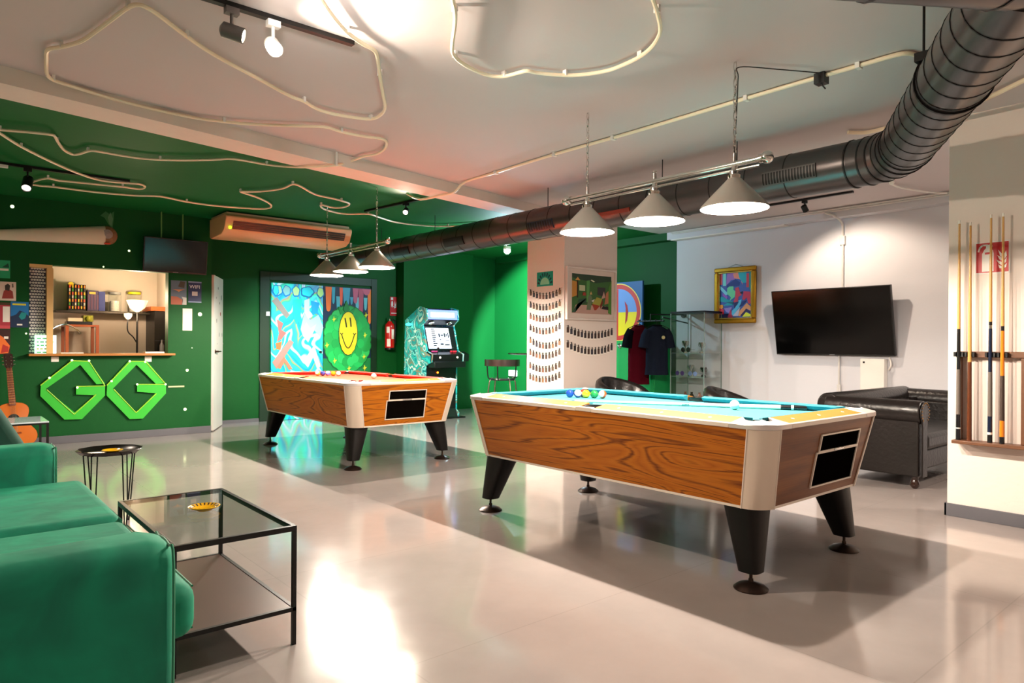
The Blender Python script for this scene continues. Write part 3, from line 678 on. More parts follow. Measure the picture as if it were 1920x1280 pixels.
def cushion(name, a, b, m, par, bev=.045, seg=5):
    return MB().box(a, b).build(name, m, par, bevel=bev, seg=seg)
ymid = (sy0+sy1)/2
cushion('seat_cushion', (sx0+.2, sy0+.205, .27), (sx1+.115, ymid-.004, .435), M_velv, sf, .05)
cushion('seat_cushion', (sx0+.2, ymid+.004, .27), (sx1+.115, sy1-.205, .445), M_velv, sf, .05)
for a, b in ((sy0+.25, ymid-.05), (ymid+.05, sy1-.25)):
    for z in (.29, .415): MB().tube([(sx1+.110, a, z), (sx1+.110, b, z)], .0035, n=6).build('piping', M_pipe, sf)
# sloping backrest seen beyond the far arm
mb = MB(); mb.hexa([(sx0-.06, sy0+.02, .28), (sx0+.26, sy0+.02, .28), (sx0+.26, sy1-.02, .28), (sx0-.06, sy1-.02, .28)], [(sx0-.12, sy0+.05, .80), (sx0+.14, sy0+.05, .80), (sx0+.14, sy1-.05, .80), (sx0-.12, sy1-.05, .80)])
mb.build('backrest', M_velv, sf, bevel=.07, seg=5)
for x in (sx0+.06, sx1-.08):
    for y in (sy0+.08, sy1-.08): MB().cyl((x,y,0), (x,y,.11), .014, .022, n=12).build('leg', M_black, sf)
# dark green armchair beyond the sofa (its rounded back shows past the arm)
ac = thing('armchair', (.02, 5.6, 0), 'dark green velvet armchair partly hidden behind the sofa at the left edge', 'armchair')
M_dv = velvet('dark_green_velvet', '#06382c', '#0a4a3a')
mb = MB(); mb.hexa([(-.42,5.25,.2),(.62,5.25,.2),(.62,5.40,.2),(-.42,5.40,.2)], [(-.42,5.25,.80),(.30,5.25,.80),(.30,5.39,.80),(-.42,5.39,.80)]); mb.build('armrest', M_dv, ac, bevel=.05, seg=5)
mb = MB(); mb.hexa([(-.42,5.9,.2),(.30,5.9,.2),(.30,6.05,.2),(-.42,6.05,.2)], [(-.42,5.9,.6),(.22,5.9,.6),(.22,6.05,.6),(-.42,6.05,.6)]); mb.build('armrest', M_dv, ac, bevel=.05, seg=5)
MB().box((-.45,5.22,.2), (-.28,6.05,.85)).build('backrest', M_dv, ac, bevel=.06, seg=5)
MB().box((-.3,5.41,.2), (.3,5.89,.44)).build('seat', M_dv, ac, bevel=.04, seg=4)
for x in (-.38, .22):
    for y in (5.3, 5.95): MB().cyl((x,y,0), (x,y,.21), .012, .02, n=10).build('leg', M_black, ac)

ac.location.y -= .30
# ------------------------------------------------------------------ GLASS COFFEE TABLE
M_glass = mat('clear_glass', '#f2f7f5', rough=.02, trans=1.0, ior=1.45, var=0)
M_brownsh = mat('brown_shelf', '#4f3b33', rough=.35, var=.12, coat=.2)
x0, x1, y0, y1, h = .635, 1.075, 2.525, 3.40, .452
ct = thing('coffee_table', ((x0+x1)/2, (y0+y1)/2, 0), 'black metal coffee table with a glass top and brown lower shelf', 'table')
b = .016
mb = MB()
for z0, z1 in ((h-.020, h), (.128, .144)):
    mb.box((x0,y0,z0), (x1,y0+b,z1)).box((x0,y1-b,z0), (x1,y1,z1)).box((x0,y0+b,z0), (x0+b,y1-b,z1)).box((x1-b,y0+b,z0), (x1,y1-b,z1))
mb.build('frame', M_black, ct, bevel=.001)
for x in (x0, x1-b):
    for y in (y0, y1-b): MB().box((x,y,0), (x+b,y+b,h-.02)).build('leg', M_black, ct, bevel=.001)
def glass_mat():
    if 'table_glass' in MATS: return MATS['table_glass']
    m = bpy.data.materials.new('table_glass'); m.use_nodes = True; N = m.node_tree.nodes; L = m.node_tree.links
    N.remove(N['Principled BSDF']); out = [n for n in N if n.type == 'OUTPUT_MATERIAL'][0]
    tr = N.new('ShaderNodeBsdfTransparent'); tr.inputs[0].default_value = (.93, .955, .95, 1)
    gl = N.new('ShaderNodeBsdfGlossy'); gl.inputs['Roughness'].default_value = .02
    lw = N.new('ShaderNodeLayerWeight'); lw.inputs[0].default_value = .5; pw = N.new('ShaderNodeMath'); pw.operation = 'POWER'; pw.inputs[1].default_value = 4; L.new(lw.outputs['Facing'], pw.inputs[0]); fr = N.new('ShaderNodeMath'); fr.operation = 'MULTIPLY_ADD'; fr.inputs[1].default_value = .7; fr.inputs[2].default_value = .045; L.new(pw.outputs[0], fr.inputs[0])
    mx = N.new('ShaderNodeMixShader'); L.new(fr.outputs[0], mx.inputs[0]); L.new(tr.outputs[0], mx.inputs[1]); L.new(gl.outputs[0], mx.inputs[2]); L.new(mx.outputs[0], out.inputs[0])
    MATS['table_glass'] = m; return m
M_tg = glass_mat()
MB().box((x0+b,y0+b,h-.008), (x1-b,y1-b,h-.001)).build('glass_top', M_tg, ct, smooth=False)
MB().box((x0+b,y0+b,.130), (x1-b,y1-b,.142)).build('shelf', M_brownsh, ct)
# ashtray
pa = onZ(383, 956, h)
M_yel = mat('yellow_glaze', '#e8b010', rough=.2, coat=.5, var=.15, scale=30)
M_yd = mat('glaze_dark', '#3c2c06', rough=.3)
as_ = thing('ashtray', (pa.x, pa.y, h), 'round yellow patterned ashtray on the glass coffee table', 'ashtray')
MB().lathe([(.030,0),(.036,.004),(.058,.014),(.062,.018),(.058,.019),(.040,.010),(.010,.006),(.001,.006)], (pa.x,pa.y,h), n=32, cap=False).build('dish', M_yel, as_)
mb = MB()
for k in range(20):
    a = 2*pi*k/20; u = Vector((cos(a), sin(a), 0)); w = Vector((-sin(a), cos(a), 0)); p = Vector((pa.x,pa.y,h))
    mb.hexa([p+u*.043+w*.002+Vector((0,0,.0105)), p+u*.043-w*.002+Vector((0,0,.0105)), p+u*.055-w*.003+Vector((0,0,.0165)), p+u*.055+w*.003+Vector((0,0,.0165))],
            [p+u*.043+w*.002+Vector((0,0,.0125)), p+u*.043-w*.002+Vector((0,0,.0125)), p+u*.055-w*.003+Vector((0,0,.0190)), p+u*.055+w*.003+Vector((0,0,.0190))])
mb.build('rim_pattern', M_yd, as_, smooth=False)
# round tray side table with hairpin legs
pc = onZ(206, 843, .47)
st = thing('tray_table', (pc.x, pc.y, 0), 'small round black metal tray table on thin legs beside the sofa', 'side table')
n = 10
mb = MB(); mb.lathe([(.001,.455),(.155,.455),(.185,.478),(.187,.476),(.158,.451),(.001,.451)], (pc.x,pc.y,0), n=n, cap=False); mb.build('tray', mat('tray_black', '#1c1616', rough=.25, metal=.6), st)
for k in range(4):
    a = 2*pi*k/4+.5; u = Vector((cos(a), sin(a), 0)); w = Vector((-sin(a), cos(a), 0)); p = Vector((pc.x,pc.y,0))
    MB().tube([p+u*.15+w*.035+Vector((0,0,.452)), p+u*.135+w*.006+Vector((0,0,.012)), p+u*.135-w*.006+Vector((0,0,.012)), p+u*.15-w*.035+Vector((0,0,.452))], .004, n=8).cyl(p+u*.135, p+u*.135+Vector((0,0,.016)), .008, n=8).build('leg', M_black, st)
as2 = tag(MB().lathe([(.030,0),(.05,.010),(.060,.016),(.056,.018),(.035,.008),(.001,.005)], (pc.x+.01,pc.y-.02,.4555), n=24, cap=False).build('ashtray', M_yel), 'round yellow ashtray on the black tray table', 'ashtray')
# low table and guitar by the left wall
lt = thing('side_table', (.62, 7.75, 0), 'low glass-topped table with black legs in front of the guitar', 'table')
tx0, tx1, ty0, ty1, th = .02, .80, 7.1, 7.62, .455
MB().box((tx0,ty0,th-.012), (tx1,ty1,th)).build('glass_top', mat('frosted_top', '#cfdfe4', rough=.1, coat=.5), lt, bevel=.002)
MB().box((tx0,ty0,th-.026), (tx1,ty0+.015,th-.0125)).box((tx0,ty1-.015,th-.026), (tx1,ty1,th-.0125)).box((tx0,ty0+.015,th-.026), (tx0+.015,ty1-.015,th-.0125)).box((tx1-.015,ty0+.015,th-.026), (tx1,ty1-.015,th-.0125)).build('frame', M_black, lt)
for x in (tx0, tx1-.018):
    for y in (ty0, ty1-.018): MB().box((x,y,0), (x+.018,y+.018,th-.026)).build('leg', M_black, lt)
# guitar, leaning back on the wall
gt = thing('guitar', (.70, 8.78, 0), 'orange-brown acoustic guitar leaning on the green wall at the left edge', 'guitar')
go = Vector((.705, 8.80, .03)); gu = Vector((-.06, .225, .972)).normalized(); gx = Vector((1, 0, .06)).normalized(); gx = (gx - gu*gx.dot(gu)).normalized(); gn = gx.cross(gu)   # faces -Y
if gn.y > 0: gn = -gn
M_gw = mat('guitar_top', '#c96a22', rough=.2, coat=.6, var=.12, scale=3)
M_gs = mat('guitar_side', '#7a3514', rough=.25, coat=.5)
M_gn = mat('guitar_neck', '#7c3a1e', rough=.3, coat=.3)
half = [(0,0),(.09,.004),(.16,.035),(.19,.09),(.185,.15),(.15,.205),(.118,.245),(.112,.28),(.128,.33),(.138,.375),(.13,.42),(.095,.455),(.04,.47),(0,.472)]
out = [Vector((x, y)) for x, y in half] + [Vector((-x, y)) for x, y in half[1:-1][::-1]]
oc = spline([(p.x, p.y, 0) for p in out]+[(0,0,0)], 3)[:-1]
poly = [(p.x, p.y) for p in oc]
def gprism(mb, poly, o, d):
    n = len(poly); bt = [o+gx*x+gu*y for x, y in poly]
    mb.add(bt+[p+gn*d for p in bt], [tuple(range(n)), tuple(range(n, 2*n))]+[(i,(i+1) % n,n+(i+1) % n,n+i) for i in range(n)])
mb = MB(); mb.use(M_gs); gprism(mb, poly, go-gn*.05, .095); mb.use(M_gw); gprism(mb, [(x*.985, y*.985+.003) for x, y in poly], go+gn*.045, .003); mb.build('body', None, gt)
mb = MB(); mb.lathe([(.001,0),(.05,0),(.05,.0015),(.001,.0015)], go+gu*.30+gn*.0485, axis=gn, n=28, cap=False); mb.build('sound_hole', M_pock, gt)
mb = MB(); mb.use(M_gn); gprism(mb, [(-.03,.44),(.03,.44),(.024,.84),(-.024,.84)], go+gn*.044, .016)
mb.use(M_maple)
for k in range(14): gprism(mb, [(-.027,.46+k*.026),(.027,.46+k*.026),(.027,.463+k*.026),(-.027,.463+k*.026)], go+gn*.060, .0015)
mb.build('neck', None, gt)
mb = MB(); gprism(mb, [(-.026,.84),(.026,.84),(.038,.86),(.040,.985),(.02,.995),(0,.985),(-.02,.995),(-.040,.985),(-.038,.86)], go+gn*.040, .014); hd = mb.build('headstock', mat('headstock', '#2b1712', rough=.3), gt)
for s in (-1, 1):
    for k in range(3):
        p = go+gu*(.88+k*.038)+gx*s*.022+gn*.054; MB().cyl(p, p+gn*.008, .005, n=8).cyl(p-gn*.008+gx*s*.016, p-gn*.008+gx*s*.034, .005, n=8).build('tuner', M_chrome, hd)
mb = MB(); gprism(mb, [(-.06,.14),(.06,.14),(.05,.155),(-.05,.155)], go+gn*.048, .008); mb.build('bridge', M_gs, gt)
for k in range(6):
    xo = -.02+.008*k; MB().tube([go+gu*.148+gx*xo*1.2+gn*.058, go+gu*.86+gx*xo*.8+gn*.063], .0008, n=4).build('string', M_chrome, gt)
# ------------------------------------------------------------------ CHESTERFIELDS (behind the near table)
M_lea = mat('black_leather', '#15100f', rough=.33, var=.15, bump=.35, bscale=30, coat=.1)
M_bra = mat('brass_nail', '#a07a4a', rough=.3, metal=.9)
def chesterfield(name, loc, rz, L_, label, seatw=.56):
    """local: width along X (0..L_), front at y=0, back at y=.9"""
    t = thing(name, loc, label, 'armchair' if L_ < 1.5 else 'sofa', rz=rz); B = dict(parent=t, W=False)
    D = .86
    for s in (0, 1):
        xo = 0 if s == 0 else L_
        sg = 1 if s == 0 else -1
        # panel + scroll
        mb = MB(); xa, xb = sorted((xo+sg*.03, xo+sg*.19)); mb.box((xa, .015, .10), (xb, D-.02, .60)); a = mb.build('arm_panel', M_lea, bevel=.012, **B)
        mb = MB(); mb.cyl((xo+sg*.085, .0, .615), (xo+sg*.085, D-.1, .625), .095, n=28); mb.build('arm_roll', M_lea, bevel=.01, **B)
        # keyhole-shaped front facing
        pol = [(-.05,.10),(.05,.10)] + [(.05,.50)] + [(cos(a_)*.088, .615+sin(a_)*.088) for a_ in [R(-50)+R(280)*k/16 for k in range(17)]] + [(-.05,.50)]
        mb = MB(); mb.prism([(xo+sg*.085+x, z) for x, z in pol], (0,-.004,0), (1,0,0), (0,0,1), .012); f = mb.build('arm_front', M_lea, bevel=.005, **B)
        mb = MB()
        for k in range(15):
            a_ = R(-50)+R(280)*k/14; mb.sphere((xo+sg*.085+cos(a_)*.078, -.018, .615+sin(a_)*.078), .006, n=6, m=4)
        mb.build('nail_heads', M_bra, **B)
    # tufted back: roll plus padded face with buttons
    MB().box((.06, D-.22, .10), (L_-.06, D-.02, .62)).build('back_panel', M_lea, bevel=.02, **B)
    MB().cyl((.03, D-.12, .635), (L_-.03, D-.12, .635), .10, n=28).build('back_roll', M_lea, bevel=.012, **B)
    nx = max(3, int((L_-.4)/.2)); rows = []; NX, NZ = nx*8, 16
    for j in range(NZ+1):
        z = .40+.24*j/NZ
        for i in range(NX+1):
            x = .19+(L_-.38)*i/NX; u = i/NX*nx; v = j/NZ*1.6
            q = max(abs(sin(pi*(u+v))), .0)*max(abs(sin(pi*(u-v))), .0)
            rows.append((x, D-.225-.055*sqrt(q)-.02*j/NZ, z))
    W_ = NX+1; MB().add(rows, [(j*W_+i, j*W_+i+1, (j+1)*W_+i+1, (j+1)*W_+i) for j in range(NZ) for i in range(NX)]).build('tufted_back', M_lea, ang=3, **B)
    mb = MB()
    for i in range(nx+1): mb.sphere((.19+(L_-.38)*min(max(i/nx,.02),.98), D-.245, .63), .010, n=8, m=6)
    for i in range(nx): mb.sphere((.19+(L_-.38)*(i+.5)/nx, D-.235, .56), .010, n=8, m=6)
    mb.build('buttons', mat('button_gloss', '#2a2321', rough=.15, coat=.5), **B)
    MB().box((.18, .03, .14), (L_-.18, D-.2, .30)).build('seat_base', M_lea, bevel=.015, **B)
    MB().box((.19, .0, .30), (L_-.19, D-.24, .43)).build('seat_cushion', M_lea, bevel=.035, seg=4, **B)
    for x in (.09, L_-.09):
        for y in (.06, D-.1): MB().lathe([(.018,0),(.034,.02),(.036,.045),(.024,.07),(.034,.105)], (x,y,0), n=18).build('bun_foot', mat('bun_foot', '#2a140c', rough=.2, coat=.5), **B)
    return t
chesterfield('leather_sofa', (5.99, 2.07, 0), 0, 1.75, 'black chesterfield leather sofa beside the cream wall with cues')
def tub_chair(cx, cy, rz, zh, label, R0=.33, name='tub_chair'):
    t = thing(name, (cx, cy, 0), label, 'chair', rz=rz); B = dict(parent=t, W=False)
    mb = MB(); n = 22; rows = []
    for k in range(n+1):
        a = R(205)-R(230)*k/n; r0, r1 = R0, R0-.09; zt = zh-.15*(abs(k/n-.5)*2)**1.6
        for r_, z in ((r0-.02,.2),(r0,zt-.06),(r0-.01,zt-.02),(r0-.035,zt),(r1+.02,zt),(r1,zt-.03),(r1,.2)): rows.append((cos(a)*r_, sin(a)*r_, z))
    mb.add(rows, [(k*7+i, k*7+(i+1) % 7, (k+1)*7+(i+1) % 7, (k+1)*7+i) for k in range(n) for i in range(7)]+[tuple(range(7)), tuple(range(n*7, n*7+7))]); mb.build('shell', M_lea, ang=1.0, **B)
    MB().lathe([(.001,.30),(R0-.1,.30),(R0-.095,.33),(R0-.095,.40),(R0-.12,.44),(.001,.45)], (0,0,0), n=28, cap=False).build('seat', M_lea, **B)
    for a in (45,135,225,315): MB().cyl((cos(R(a))*.18, sin(R(a))*.18, .305), (cos(R(a))*.24, sin(R(a))*.24, 0), .015, n=8).build('leg', M_black, **B)
tub_chair(5.62, 3.45, R(20), .765, 'black leather tub chair whose rounded back peeks over the cyan table below the television', .30)
tub_chair(6.05, 5.15, R(0), .77, 'black leather tub chair showing its curved back over the cyan table below the shirts')
# ------------------------------------------------------------------ STOOL AND HIGH TABLE by the bright green wall
def bar_stool(loc, rz, label):
    t = thing('counter_stool', loc, label, 'stool', rz=rz); B = dict(parent=t, W=False)
    MB().lathe([(.001,.645),(.17,.645),(.185,.66),(.18,.675),(.001,.68)], (0,0,0), n=28, cap=False).build('seat', mat('stool_seat', '#23272a', rough=.22, coat=.4), **B)
    arc = [Vector((cos(a)*.24, sin(a)*.22, .885)) for a in [R(0)+R(180)*k/14 for k in range(15)]]
    mb = MB(); rows = []
    for p in arc:
        u = Vector((p.x, p.y, 0)).normalized()
        for d, z in ((-.008,-.038),(.008,-.045),(.008,.045),(-.008,.038)): rows.append(p+u*d+Vector((0,0,z)))
    mb.add(rows, [(k*4+i, k*4+(i+1) % 4, (k+1)*4+(i+1) % 4, (k+1)*4+i) for k in range(14) for i in range(4)]+[(0,1,2,3), (56,57,58,59)])
    mb.build('backrest', mat('dark_bent_wood', '#2c1a16', rough=.35, coat=.3), ang=.9, **B)
    for a in (12, 168, 90):
        u = Vector((cos(R(a)), sin(R(a)), 0)); MB().tube(spline([u*.165+Vector((0,0,.65)), u*.20+Vector((0,0,.7)), u*.215+Vector((0,0,.90))], 5), .009).build('back_post', M_black, **B)
    for a in (40, 140, 220, 320):
        u = Vector((cos(R(a)), sin(R(a)), 0)); MB().tube(spline([u*.11+Vector((0,0,.655)), u*.19+Vector((0,0,.62)), u*.24+Vector((0,0,0.005))], 5), .010).build('leg', mat('brushed_leg', '#8f8273', rough=.25, metal=.9), **B)
    MB().tube([Vector((cos(a)*.205, sin(a)*.205, .28)) for a in [2*pi*k/24 for k in range(24)]], .007, closed=True).build('foot_ring', M_black, **B)
    return t
bp_ = onZ(950, 712, .66)
bs = bar_stool((6.0, 7.27, 0), R(122), 'counter stool with curved dark backrest left of the cream column')
pt = (6.72, 7.55)
ht = thing('high_table', (pt[0], pt[1], 0), 'high round black table half hidden by the cream column', 'table')
MB().lathe([(.001,.985),(.28,.985),(.30,.995),(.30,1.008),(.28,1.012),(.001,1.012)], (pt[0],pt[1],0), n=36, cap=False).build('top', mat('dark_table_top', '#2b1c16', rough=.2, coat=.4), ht)
MB().cyl((pt[0],pt[1],.02), (pt[0],pt[1],.985), .03, n=16).build('post', M_black, ht)
MB().lathe([(.22,0),(.22,.012),(.06,.03),(.03,.05)], (pt[0],pt[1],0), n=32).build('base', M_black, ht)
sk = onX(963, 700, X1)
tag(MB().box((X1-.03, sk.y-.11, sk.z-.05), (X1-.001, sk.y+.11, sk.z+.06)).build('wall_socket', M_white, bevel=.008), 'white socket box on the bright green wall behind the counter stool', 'socket')
# ------------------------------------------------------------------ ARCADE CABINET
AX0, AX1, AY = 5.68, 6.27, 8.58
ar = thing('arcade_cabinet', ((AX0+AX1)/2, AY+.3, 0), 'upright arcade cabinet with teal side art, lit marquee and white screen', 'arcade machine')
def art_mat(name, cols, scale=3.0, dist=2.0, emit=0.0, rough=.4, vor=0.0, stretch=(1,1,1), seed=0.0, outline=None):
    """abstract painted colour patches: distorted noise through a stepped ramp"""
    m = bpy.data.materials.new(name); m.use_nodes = True; N = m.node_tree.nodes; L = m.node_tree.links; b = N['Principled BSDF']
    tc = N.new('ShaderNodeTexCoord'); mp = N.new('ShaderNodeMapping'); mp.inputs['Scale'].default_value = stretch; mp.inputs['Location'].default_value = (seed, seed*.7, seed*1.3)
    L.new(tc.outputs['Object'], mp.inputs[0])
    n = N.new('ShaderNodeTexNoise'); n.inputs['Scale'].default_value = scale; n.inputs['Detail'].default_value = 1.5; n.inputs['Distortion'].default_value = dist
    L.new(mp.outputs[0], n.inputs['Vector'])
    mu = N.new('ShaderNodeMath'); mu.operation = 'MULTIPLY'; mu.inputs[1].default_value = 3.3; L.new(n.outputs['Fac'], mu.inputs[0])
    fr = N.new('ShaderNodeMath'); fr.operation = 'FRACT'; L.new(mu.outputs[0], fr.inputs[0])
    cr = N.new('ShaderNodeValToRGB'); cr.color_ramp.interpolation = 'CONSTANT'; el = cr.color_ramp.elements
    while len(el) < len(cols): el.new(.5)
    for i, (e, c) in enumerate(zip(el, cols)): e.position = i/len(cols); e.color = rgb(c)
    L.new(fr.outputs[0], cr.inputs[0]); L.new(cr.outputs[0], b.inputs['Base Color']); b.inputs['Roughness'].default_value = rough
    if emit: L.new(cr.outputs[0], b.inputs['Emission Color']); b.inputs['Emission Strength'].default_value = emit
    MATS[name] = m; return m
M_side = art_mat('arcade_side_art', ['#1aa6a8','#27c9c2','#0f7f88','#79ded6','#1795a0','#d9efe2','#22b3ae','#8f8a72','#139aa0'], scale=3.2, dist=1.6)
prof = [(0.0,0),(.0,.08),(.06,.12),(.06,.80),(-.10,.86),(-.12,.98),(.02,1.03),(.14,1.42),(.02,1.50),(.03,1.66),(.22,1.70),(.64,1.50),(.68,.0)]
def ap(x, y, z): return Vector((x, AY+.06+y, z))
for x in (AX0, AX1-.022):
    mb = MB(); n = len(prof); v = [ap(x, y, z) for y, z in prof]+[ap(x+.022, y, z) for y, z in prof]
    mb.add(v, [tuple(range(n))[::-1], tuple(range(n, 2*n))]+[(i,(i+1) % n,n+(i+1) % n,n+i) for i in range(n)]); mb.build('side_panel', M_side, ar, smooth=False)
xa, xb = AX0+.022, AX1-.022
def slab(name, pts, th, m, xa=xa, xb=xb, par=None):
    """strip between consecutive profile points, thickness inward"""
    mb = MB()
    for (y0_,z0_),(y1_,z1_) in zip(pts[:-1], pts[1:]):
        d = Vector((0, y1_-y0_, z1_-z0_)).normalized(); nn = Vector((0, d.z, -d.y))*th
        mb.hexa([ap(xa,y0_,z0_),ap(xb,y0_,z0_),ap(xb,y0_,z0_)+nn,ap(xa,y0_,z0_)+nn], [ap(xa,y1_,z1_),ap(xb,y1_,z1_),ap(xb,y1_,z1_)+nn,ap(xa,y1_,z1_)+nn])
    return mb.build(name, m, par or ar, smooth=False)
slab('front_panel', [(.01,.02),(.07,.14),(.07,.79)], .02, M_blackpl)
slab('back_panel', [(.66,.02),(.63,1.49),(.22,1.68)], -.02, M_blackpl)
cpn = slab('control_panel', [(-.10,.87),(-.11,.975),(.02,1.02)], .02, M_blackpl, AX0-.0, AX1+.10)
sb = MB().box((AX0+.022, AY-.10, .78), (AX1+.0, AY+.07, .87)); sb.build('control_box', M_blackpl, ar, bevel=.004)
scr = slab('screen_bezel', [(.03,1.035),(.15,1.40)], .02, M_blackpl)
M_screen = mat('lit_screen', '#dfe6f0', emit='#dfe8ff', estr=1.6, rough=.1)
def pp(x, t, o=-.002):
    a = Vector((0,.03,1.035)); b_ = Vector((0,.15,1.40)); d = (b_-a).normalized(); nn = Vector((0,d.z,-d.y)); q = a.lerp(b_, t)+nn*o
    return ap(x, q.y, q.z)
mb = MB(); mb.add([pp(xa+.03,.08),pp(xb-.10,.08),pp(xb-.10,.93),pp(xa+.03,.93)], [(0,1,2,3)]); mb.add([pp(xa+.03,.08,0),pp(xb-.10,.08,0),pp(xb-.10,.93,0),pp(xa+.03,.93,0)], [(3,2,1,0)])
so = mb.build('screen', M_screen, ar, smooth=False)
M_ink = mat('screen_ink', '#2a2d3a', rough=.4)
mb = MB(); rnd = random.Random(3)
for k in range(9):
    w_ = rnd.uniform(.05,.085); z_ = .86-.085*k; mb.add([pp(xa+.12,z_,-.004),pp(xa+.12+w_,z_,-.004),pp(xa+.12+w_,z_+.045,-.004),pp(xa+.12,z_+.045,-.004)], [(0,1,2,3)])
for (u0,u1,v0,v1) in ((.24,.27,.55,.70),(.28,.33,.60,.66),(.34,.37,.55,.72),(.38,.40,.58,.70),(.41,.43,.52,.74),(.25,.28,.42,.46),(.36,.43,.42,.45),(.25,.31,.22,.30),(.33,.42,.20,.26)):
    mb.add([pp(xa+u0,v0,-.004),pp(xa+u1,v0,-.004),pp(xa+u1,v1,-.004),pp(xa+u0,v1,-.004)], [(0,1,2,3)])
mb.build('screen_text', M_ink, so, smooth=False)
M_marq = mat('lit_marquee', '#6f7fe0', emit='#7d90ff', estr=1.1, rough=.2)
mq = slab('marquee', [(.035,1.505),(.045,1.65)], .02, M_marq)
slab('marquee_title', [(.030,1.54),(.035,1.61)], .01, mat('lit_title', '#ffffff', emit='#fff4d6', estr=2.2), xa+.06, xb-.06, mq)
slab('speaker_panel', [(.14,1.42),(.035,1.495)], .015, M_blackpl)
for x in (xa+.10, xb-.12):
    MB().lathe([(.001,.004),(.035,.004),(.04,0),(.045,.006)], ap(x,.085,1.452), axis=(0,-.6,-.8), n=18, cap=False).build('speaker_ring', M_chrome, ar)
for x, m_ in ((xa+.10, mat('lit_button_pink', '#b0356a', emit='#c03a78', estr=.6)), (xb-.10, mat('lit_button_red', '#d01c2c', emit='#ff2a38', estr=1.5))):
    MB().box(ap(x-.05,-.02,1.013), ap(x+.05,.01,1.03)).build('button_strip', m_, ar, bevel=.004)
for x in (xa+.13, xb-.10):
    MB().lathe([(.018,0),(.016,.014),(.001,.018)], ap(x,-.105,.93), axis=(0,-1,.1), n=16, cap=False).build('front_button', M_ivory, ar)
MB().sphere(ap(xa+.20,.055,.70), .015, n=12, m=8).build('coin_light', mat('orange_light', '#ff7a1a', emit='#ff7a1a', estr=5), ar)
for x in (xa+.12, xb-.16):
    MB().cyl(ap(x,-.06,.99), ap(x,-.07,1.06), .006, n=8).sphere(ap(x,-.072,1.07), .018, n=12, m=8).build('joystick', M_blackpl, ar)
MB().box((AX0-.02, AY-.02, 0), (AX1+.06, AY+.72, .02)).build('plinth', M_blackpl, ar)
# teal glow lamp clipped to the cabinet's left edge
tg = onY(762, 604, AY+.62)
tag(MB().sphere((AX0-.06, AY+.5, 1.43), .035, n=16, m=10, sq=(1.3,1,.7)).cyl((AX0-.03,AY+.5,1.43), (AX0,AY+.5,1.43), .012, n=8).build('clip_light', mat('teal_light', '#3fe6e0', emit='#35e8e0', estr=3)), 'small teal light clipped to the left edge of the arcade cabinet', 'light')
# ------------------------------------------------------------------ helpers for flat art made of layered polygons
class Art:
    """flat painting on a wall plane. axis 'y': wall Y=const (seen from -Y); axis 'x': wall X=const (seen from -X)"""
    def __init__(s, axis, d): s.axis = axis; s.d = d; s.mb = MB(); s.k = 0
    def P(s, u, z, o):
        return Vector((u, s.d-o, z)) if s.axis == 'y' else Vector((s.d-o, u, z))
    def px(s, x, y):
        p = onY(x, y, s.d) if s.axis == 'y' else onX(x, y, s.d)
        return (p.x if s.axis == 'y' else p.y, p.z)
    def poly(s, pts, m, th=None, o=None, pix=False):
        if pix: pts = [s.px(*p) for p in pts]
        s.k += 1; s.mb.use(m); o0 = -.002 if o is None else o; o1 = (.0012+.00025*s.k) if th is None else th
        a = sum(pts[i][0]*pts[(i+1) % len(pts)][1]-pts[(i+1) % len(pts)][0]*pts[i][1] for i in range(len(pts)))
        n = len(pts); v = [s.P(u, z, o0) for u, z in pts]+[s.P(u, z, o1) for u, z in pts]
        s.mb.add(v, [tuple(range(n)), tuple(range(n, 2*n))]+[(i,(i+1) % n,n+(i+1) % n,n+i) for i in range(n)]); return s
    def rect(s, u0, u1, z0, z1, m, **k): return s.poly([(u0,z0),(u1,z0),(u1,z1),(u0,z1)], m, **k)
    def ell(s, u, z, a, b, m, n=20, rot=0, wob=0, **k):
        pts = []
        for i in range(n):
            t = 2*pi*i/n; r = 1+wob*sin(5*t+u*9)
            x, y = cos(t)*a*r, sin(t)*b*r; pts.append((u+x*cos(rot)-y*sin(rot), z+x*sin(rot)+y*cos(rot)))
        return s.poly(pts, m, **k)
    def line(s, pts, w, m, **k):
        for (a, b), (c, d) in zip(pts[:-1], pts[1:]):
            v = Vector((c-a, d-b)); L_ = v.length
            if L_ < 1e-6: continue
            n = Vector((-v.y, v.x))/L_*w/2; e = v/L_*w*.3
            s.poly([(a-e.x+n.x,b-e.y+n.y),(a-e.x-n.x,b-e.y-n.y),(c+e.x-n.x,d+e.y-n.y),(c+e.x+n.x,d+e.y+n.y)], m, **k); s.k -= 1
        s.k += 1; return s
    def build(s, name, parent=None, kind=None): return s.mb.build(name, None, parent, smooth=False, kind=kind)
def pm(h, rough=.55, **k): return mat('paint_'+h, h, rough=rough, var=.05, **k)

